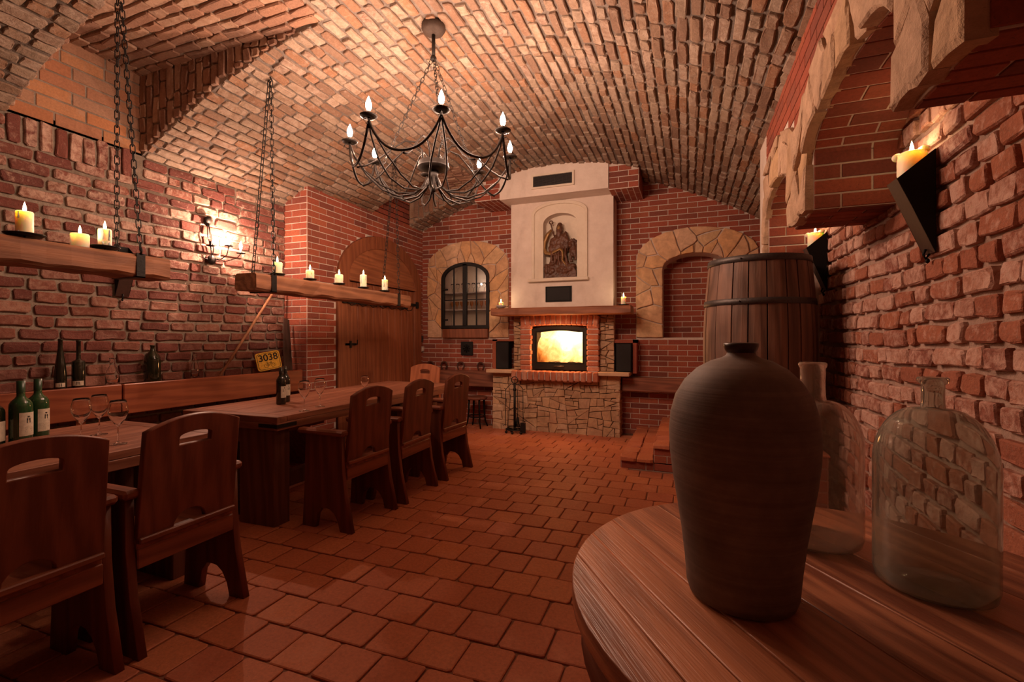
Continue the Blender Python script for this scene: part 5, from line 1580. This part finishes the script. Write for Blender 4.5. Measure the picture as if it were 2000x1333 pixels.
# ------------------------------------------------------------------ things on and by the left wall
def sign():
    t = thing('number_plate', 'yellow enamel plate reading 3038 with a bicycle leaning on the left wall', 'sign', (-4.34, 3.86, .985))
    w, h, r = .13, .100, .030
    pts = []
    for cx_, cy_, a0 in ((w - r, -h + r, -90), (w - r, h - r, 0), (-w + r, h - r, 90), (-w + r, -h + r, 180)): pts += arc(cx_, cy_, r, r, a0, a0 + 90, 5)
    n = V3((.93, -.34, .12)).normalized(); u = V3((0.34, .93, 0)).normalized(); up = n.cross(u)
    rot = -.17
    U = u*math.cos(rot) - up*math.sin(rot); Vv = u*math.sin(rot) + up*math.cos(rot)
    base = V3((0, 0, .115))
    plate('plate_body', pts, [], .012, M_['yellow'], t, frame(base, U, Vv, n), .002)
    f = .90; ptsb = [(x*f, y*f*.98) for x, y in pts]; ptsi = [(x*f*.965, y*f*.94) for x, y in pts]
    plate('border', ptsb, [ptsi], .001, M_['ink'], t, frame(base + n*.0075, U, Vv, n))
    cu = bpy.data.curves.new('txt', 'FONT'); cu.body = '3038'; cu.size = .105; cu.align_x = 'CENTER'; cu.align_y = 'CENTER'; cu.extrude = .0006; cu.offset = .0015
    o = bpy.data.objects.new('txt', cu); col.objects.link(o)
    me = bpy.data.meshes.new_from_object(o.evaluated_get(bpy.context.evaluated_depsgraph_get())); bpy.data.objects.remove(o)
    me.transform(frame(base + n*.0075 + Vv*.036, U, Vv, n)); me.materials.clear()
    link('digits', me, M_['ink'], t)
    mb = MB()
    def L(p, q): mb.tube([base + n*.0075 + U*p[0] + Vv*p[1], base + n*.0075 + U*q[0] + Vv*q[1]], .0016, 5)
    for cx_ in (-.035, .035):
        mb.tube([base + n*.0075 + U*(cx_ + .021*math.cos(a)) + Vv*(-.05 + .021*math.sin(a)) for a in [2*PI*k/18 for k in range(18)]], .0016, 5, closed=True)
    for p, q in (((-.035, -.05), (-.018, -.022)), ((-.018, -.022), (.02, -.022)), ((.02, -.022), (-.003, -.05)), ((-.003, -.05), (-.018, -.022)), ((-.003, -.05), (-.035, -.05)), ((.035, -.05), (.018, -.012)), ((.018, -.012), (.03, -.008)), ((-.022, -.012), (-.018, -.022)), ((-.03, -.012), (-.014, -.012))): L(p, q)
    mb.build('bicycle_emblem', M_['ink'], t)
sign()
t = thing('leaning_pole', 'long thin wooden pole leaning on the left wall behind the far beam', 'pole', (-4.36, 3.22, .96))
MB().tube([(0, .08, .01), (-.03, .42, .45), (-.05, .85, 1.03)], [.013, .014, .012], 10).build('shaft', M_['pole'], t)
t = thing('dark_board', 'narrow blackened board leaning in the corner beside the yellow plate', 'board', (-4.25, 4.05, .962))
m = MB(); m.add([(-.02, -.06, 0), (.0, -.06, 0), (.0, .06, 0), (-.02, .06, 0), (-.10, .02, .62), (-.085, .02, .62), (-.085, .09, .60), (-.10, .09, .60)], [(0, 1, 2, 3), (4, 5, 6, 7), (0, 1, 5, 4), (1, 2, 6, 5), (2, 3, 7, 6), (3, 0, 4, 7)]).build('board', M_['dark_board'], t)

# ------------------------------------------------------------------ back wall fittings
def rail(label, x0, x1, z0, z1):
    t = thing('wall_shelf', label, 'shelf', ((x0+x1)/2, YB - .1, z0)); h = (x1-x0)/2
    MB().box(-h, h, -.09, .0 + .07, 0, z1 - z0, .01).build('timber', M_['beam_dark'], t)
    return t
M_['beam_dark'] = wood_mat('dark_shelf_timber', (0.13,0.045,0.026), (0.27,0.10,0.055), 0, 0.6, bump=0.4)
rail('thick dark timber shelf on the back wall left of the fireplace, under the horseshoes', -4.12, -2.76, .60, .84)
rail('thick dark timber shelf on the back wall right of the fireplace', -.86, -.02, .62, .81)
hs_names = ['leftmost horseshoe, half hidden by the firelit chair', 'second horseshoe from the left on the dark shelf', 'third horseshoe from the left on the dark shelf', 'rightmost horseshoe on the dark shelf, next to the fireplace']
hsm = MB()
pts = [(.058*math.cos(a)*(.92 if abs(math.degrees(a) - 90) > 100 else 1), 0, .062 + .062*math.sin(a)) for a in [math.radians(-58 + 296*k/20) for k in range(21)]]
hm = MB().tube(pts, [.010 + .004*math.sin(PI*k/20) for k in range(21)], 6, flat=.8).mesh('shoe')
nail = MB()
for k in (4, 6, 14, 16): nail.ico((pts[k][0], -.011, pts[k][2]), (.003, .003, .003), 1)
nm_ = nail.mesh('nail_heads')
for i, x in enumerate((-3.955, -3.70, -3.40, -3.05)):
    t = thing('horseshoe', hs_names[i], 'horseshoe', (x, YB - .06, .843 - .0), .1*(-1)**i, 'horseshoes on the dark shelf')
    link('shoe', hm, M_['rust'], t); link('nail_heads', nm_, M_['iron'], t)
t = thing('iron_plaque', 'square black iron relief plaque on the back wall under the window', 'plaque', (-3.31, YB - .012, 1.08))
MB().box(-.105, .105, -.018, .0, 0, .215, .004).build('panel', M_['iron'], t)
mb = MB()
for a in range(8): mb.tube([(0, -.02, .107), (.06*math.cos(a*PI/4), -.024, .107 + .06*math.sin(a*PI/4))], [.006, .012], 6)
mb.build('relief', M_['iron_sheet'], t)
t = thing('light_switch', 'white thermostat box on the brick next to the door', 'switch', (XD + .012, 6.675, 1.13))
MB().box(0, .03, -.035, .035, 0, .085, .006).build('housing', M_['white'], t); MB().box(.03, .034, -.02, .02, .03, .06).build('button', M_['cream'], t)
t = thing('wall_socket', 'small dark switch above the white box beside the door', 'switch', (XD + .012, 6.675, 1.29))
MB().box(0, .02, -.02, .02, 0, .10, .004).build('housing', M_['hoop'], t); MB().box(.02, .024, -.008, .008, .03, .07).build('toggle', M_['iron'], t)

# round-seat stool
t = thing('stool', 'small dark bentwood stool under the shelf left of the fireplace', 'stool', (-3.01, 6.42, 0))
MB().lathe([(0, .42), (.15, .425), (.165, .44), (.165, .46), (.15, .468), (0, .46)], 28).build('seat', M_['stool_seat'] if 'stool_seat' in M_ else M_['beam_dark'], t)
for a in (45, 135, 225, 315):
    q = math.radians(a); c_, s_ = math.cos(q), math.sin(q)
    MB().tube([(.12*c_, .12*s_, .43), (.125*c_, .125*s_, .25), (.14*c_, .14*s_, .10), (.18*c_, .18*s_, 0)], [.018, .014, .012, .011], 8).build('leg', M_['iron_sheet'], t)
MB().tube([(.125*math.cos(k*PI/8), .125*math.sin(k*PI/8), .17) for k in range(16)], .008, 6, closed=True).build('foot_ring', M_['iron_sheet'], t)

# fire irons
def firetools():
    t = thing('fire_tool_stand', 'black wrought iron fire tool stand in front of the rubble fireplace base', 'fire tools', (-2.31, 6.20, 0))
    m = MB(); m.tube([(.13*math.cos(k*PI/8), .10*math.sin(k*PI/8), .055) for k in range(16)], .009, 6, closed=True)
    m.box(-.12, .12, -.008, .008, .045, .06).box(-.008, .008, -.09, .09, .045, .06)
    m.tube([(.10*math.cos(k*PI/8), .07*math.sin(k*PI/8), .085) for k in range(16)], .006, 6, closed=True)
    m.build('base', M_['iron'], t)
    for x, y in ((-.11, -.05), (.11, -.05), (0, -.10), (-.08, .07), (.08, .07)): MB().ico((x, y, .02), (.02, .02, .02), 2).tube([(x, y, .03), (x*.95, y*.95, .055)], .008, 6).build('foot', M_['iron'], t)
    MB().tube([(0, 0, .05), (0, 0, .70)], .018, 8).ico((0, 0, .62), (.026, .026, .03), 2).build('post', M_['iron'], t)
    MB().tube([(.048*math.cos(a), 0, .755 + .048*math.sin(a)) for a in [2*PI*k/16 for k in range(16)]], .0065, 6, closed=True).build('ring_handle', M_['iron'], t)
    for s in (-1, 1):
        MB().tube([(0, 0, .68), (s*.05, 0, .70), (s*.10, 0, .66), (s*.13, 0, .62), (s*.16, -.01, .635)], .005, 6).build('hanger_arm', M_['iron'], t)
        MB().tube([(0, 0, .38), (s*.06, 0, .33), (s*.13, 0, .345)], .004, 6).build('hanger_arm', M_['iron'], t)
    MB().tube([(-.13, -.02, .62), (-.135, -.02, .10)], .005, 6).tube([(-.135, -.02, .12), (-.17, -.02, .10), (-.175, -.02, .13)], .005, 6).build('poker', M_['iron'], t)
    MB().tube([(.13, -.02, .62), (.135, -.02, .16)], .005, 6).box(.10, .17, -.05, -.01, .02, .16).build('shovel', M_['iron'], t)
    MB().tube([(-.05, -.03, .55), (-.09, -.04, .10)], .004, 6).tube([(.0, -.03, .60), (.0, -.03, .2)], .004, 6).build('tongs', M_['iron'], t)
    m = MB()
    for k in range(10):
        a = k*PI/5; m.tube([(.03*math.cos(a) + .03, .03*math.sin(a) + .04, .09), (.012*math.cos(a) + .03, .012*math.sin(a) + .04, .22)], .006, 5)
    m.tube([(.03, .04, .2), (.03, .03, .62)], .005, 6).build('brush', M_['iron'], t)
firetools()

# ------------------------------------------------------------------ cask on its plinth
def cask():
    p = thing('cask_plinth', 'low brick block under the upright wooden cask', 'plinth', (.47, 3.80, 0))
    MB().box(-.36, .36, -.36, .36, 0, .60).build('core', M_['mortar_new'], p)
    it = []
    for axis, s in ((0, 1), (0, -1), (1, 1), (1, -1)):
        nrm = V3((s, 0, 0)) if axis == 0 else V3((0, s, 0)); u = V3((0, 0, 1)).cross(nrm)
        it += courses(lambda a, v, nrm=nrm, u=u: (nrm*.36 + u*a + V3((0, 0, v)), u, V3((0, 0, 1)), nrm), -.36, .36, 0, .6, .075, NL, .01, seed=3, offset=halfoff)
    vN = variants(61, 0.24, 0.064, False, M_['new_red'], 3)
    for c, u, v, n, L, H in it:
        me, va, f, bl, bh = vN[R.randrange(3)]
        link('brick', me, None, p, frame(c, Vector(u)*(L/bl), Vector(v)*(H/bh), Vector(n)))
    for i in range(3):
        for j in range(3): MB().box(-.375 + i*.25 + .004, -.125 + i*.25 - .004, -.375 + j*.25 + .004, -.125 + j*.25 - .004, .598, .612, .004).build('tile', M_['tile'], p)
    t = thing('wooden_cask', 'tall upright dark oak cask with iron hoops standing beside the right wall', 'cask', (.47, 3.80, .613))
    H = 1.30; n = 20
    def rad(z): return .325 + .045*math.sin(PI*min(max((z + .05)/(H + .1), 0), 1))
    rg = random.Random(6); a = 0.0
    ws = [rg.uniform(.7, 1.35) for _ in range(n)]; tot = sum(ws)
    for w in ws:
        b = a + 2*PI*w/tot; vs = []; fs = []; K = 10; dr = rg.uniform(-.002, .002)
        e = .0035/.33
        for k in range(K + 1):
            z = H*k/K; r = rad(z) + dr
            for q in range(4):
                an = a + e + (b - a - 2*e)*q/3
                cr = -.0015 if q in (0, 3) else 0
                vs.append(((r + cr)*math.cos(an), (r + cr)*math.sin(an), z))
            for q in range(4):
                an = a + e + (b - a - 2*e)*(3 - q)/3
                vs.append(((r - .022)*math.cos(an), (r - .022)*math.sin(an), z))
        for k in range(K):
            for q in range(8): fs.append((k*8+q, k*8+(q+1) % 8, (k+1)*8+(q+1) % 8, (k+1)*8+q))
        fs += [tuple(range(7, -1, -1)), tuple(K*8 + j for j in range(8))]
        MB().add(vs, fs).build('stave', M_['barrel'], t); a = b
    MB().lathe([(0, H - .05), (rad(H) - .024, H - .05), (rad(H) - .024, H - .03), (0, H - .03)], 36).build('head', M_['barrel'], t)
    for z, h in ((H - .045, .045), (H - .335, .042), (.10, .045), (.34, .042)):
        MB().lathe([(rad(z) + .0015, z), (rad(z) + .005, z + .001), (rad(z+h) + .005, z + h - .001), (rad(z+h) + .0015, z + h)], 56).ico(((rad(z) + .006)*math.cos(-2.0), (rad(z) + .006)*math.sin(-2.0), z + h/2), (.007, .007, .007), 1).build('hoop', M_['hoop'], t)
cask()

# ------------------------------------------------------------------ round table with jars
TC = (.323, 1.19)
def round_table():
    t = thing('round_table', 'round weathered oak plank table in the right foreground', 'table', (TC[0], TC[1], 0), math.radians(-55.3))
    r = .59; zt_, th = .80, .045
    # local x runs along the planks
    c0 = TC[0]*.822 + TC[1]*.569
    cuts = [-.59] + [v - c0 for v in (.545 - .0, .0)][:0]
    lines = [.449 - c0, .535 - c0, .634 - c0 - .0, .83 - c0, .97 - c0, 1.13 - c0, 1.28 - c0, 1.42 - c0]
    edges = [-r] + [l for l in lines if -r < l < r] + [r]
    rg = random.Random(9)
    for i in range(len(edges) - 1):
        a, b = edges[i] + .0012, edges[i+1] - .0012
        K = 14; up_, lo_ = [], []
        # circular segment between y=a and y=b, as a closed outline
        def xr(y): return math.sqrt(max(r*r - y*y, 0))
        ys_ = [a + (b - a)*k/K for k in range(K + 1)]
        outl = [(xr(y), y) for y in ys_] + [(-xr(y), y) for y in reversed(ys_)]
        res = []
        for p_ in outl:
            if not res or math.hypot(res[-1][0]-p_[0], res[-1][1]-p_[1]) > 1e-4: res.append(p_)
        plate('plank', res, [], th, M_['round'], t, Matrix.Translation((0, 0, zt_ - th/2 + rg.uniform(-.0008, .0008))), .0025)
    # band of timber beneath and legs
    n = 40
    MB().lathe([(r - .05, .66), (r - .02, .66), (r - .02, .755), (r - .05, .755), (r - .05, .66)], 56).build('apron', M_['round_band'], t)
    for k in range(4):
        a = math.radians(25 + k*90) ; x, y = (r - .11)*math.cos(a), (r - .11)*math.sin(a)
        MB().tube([(x, y, .755), (x*1.02, y*1.02, .35), (x*1.03, y*1.03, 0)], [.034, .030, .026], 14).build('leg', M_['leg_pale'], t)
M_['round_band'] = wood_mat('table_band_oak', (0.13,0.045,0.025), (0.24,0.09,0.05), 0, 0.6, bump=0.3)
M_['leg_pale'] = wood_mat('pale_table_leg', (0.24,0.15,0.11), (0.38,0.26,0.19), 2, 0.6, bump=0.3)
round_table()
zt2 = .8015
def jug():
    t = thing('stoneware_jug', 'big dark stoneware bottle-jar with a narrow neck on the round table, nearest the camera', 'jar', (.105, 1.108, zt2))
    pr = [(0, .004), (.085, 0), (.104, .004), (.109, .02), (.113, .07), (.120, .13), (.129, .19), (.1385, .25), (.1445, .30), (.1465, .345), (.1435, .385), (.133, .425), (.114, .458), (.088, .484), (.060, .500), (.038, .507), (.030, .512), (.0265, .520), (.028, .528)]
    MB().lathe(pr, 64, wob=.006).build('body', M_['clay'], t)
    MB().lathe([(.0265, .516), (.032, .524), (.0345, .533), (.0345, .537), (.030, .539), (.022, .537), (.020, .52), (.018, .45)], 40).build('lip', M_['clay_dark'], t)
jug()
def carboy(label, loc, r, H, neck_r, neck_h, mat, seed, lip=1.35, dome=.17):
    t = thing('glass_carboy', label, 'carboy', loc)
    th = .003; zs = H - neck_h
    o = [(0, .018), (r*.5, .012), (r*.86, 0.0), (r*.96, .006), (r, .025)]
    o += [(r, zs - dome)]
    for k in range(1, 11):
        q = k/10*PI/2; o.append((neck_r + (r - neck_r)*math.cos(q)**.85 if k < 10 else neck_r*1.06, zs - dome + dome*math.sin(q)**1.15*.98))
    o += [(neck_r, zs + .01), (neck_r*.98, zs + neck_h*.5), (neck_r*1.0, H - .016), (neck_r*lip, H - .010), (neck_r*lip*1.02, H - .004), (neck_r*lip*.95, H)]
    inn = [(max(a - th, 0), b + (0.004 if i < 5 else 0)) for i, (a, b) in enumerate(o)][:-3]
    inn = [(p[0], p[1]) for p in inn] + [(neck_r - th*.8, H - .002)]
    MB().lathe(o + list(reversed(inn)), 64, wob=.004).build('body', M_[mat], t)
    return t
carboy('large greenish glass carboy with a flared lip at the right of the round table', (.505, 1.293, zt2), .107, .462, .0205, .065, 'carboy', 1, 1.35, .125)
carboy('dusty clear glass carboy standing behind the stoneware jug on the round table', (.318, 1.487, zt2), .115, .482, .030, .10, 'carboy2', 2, 1.12, .115)
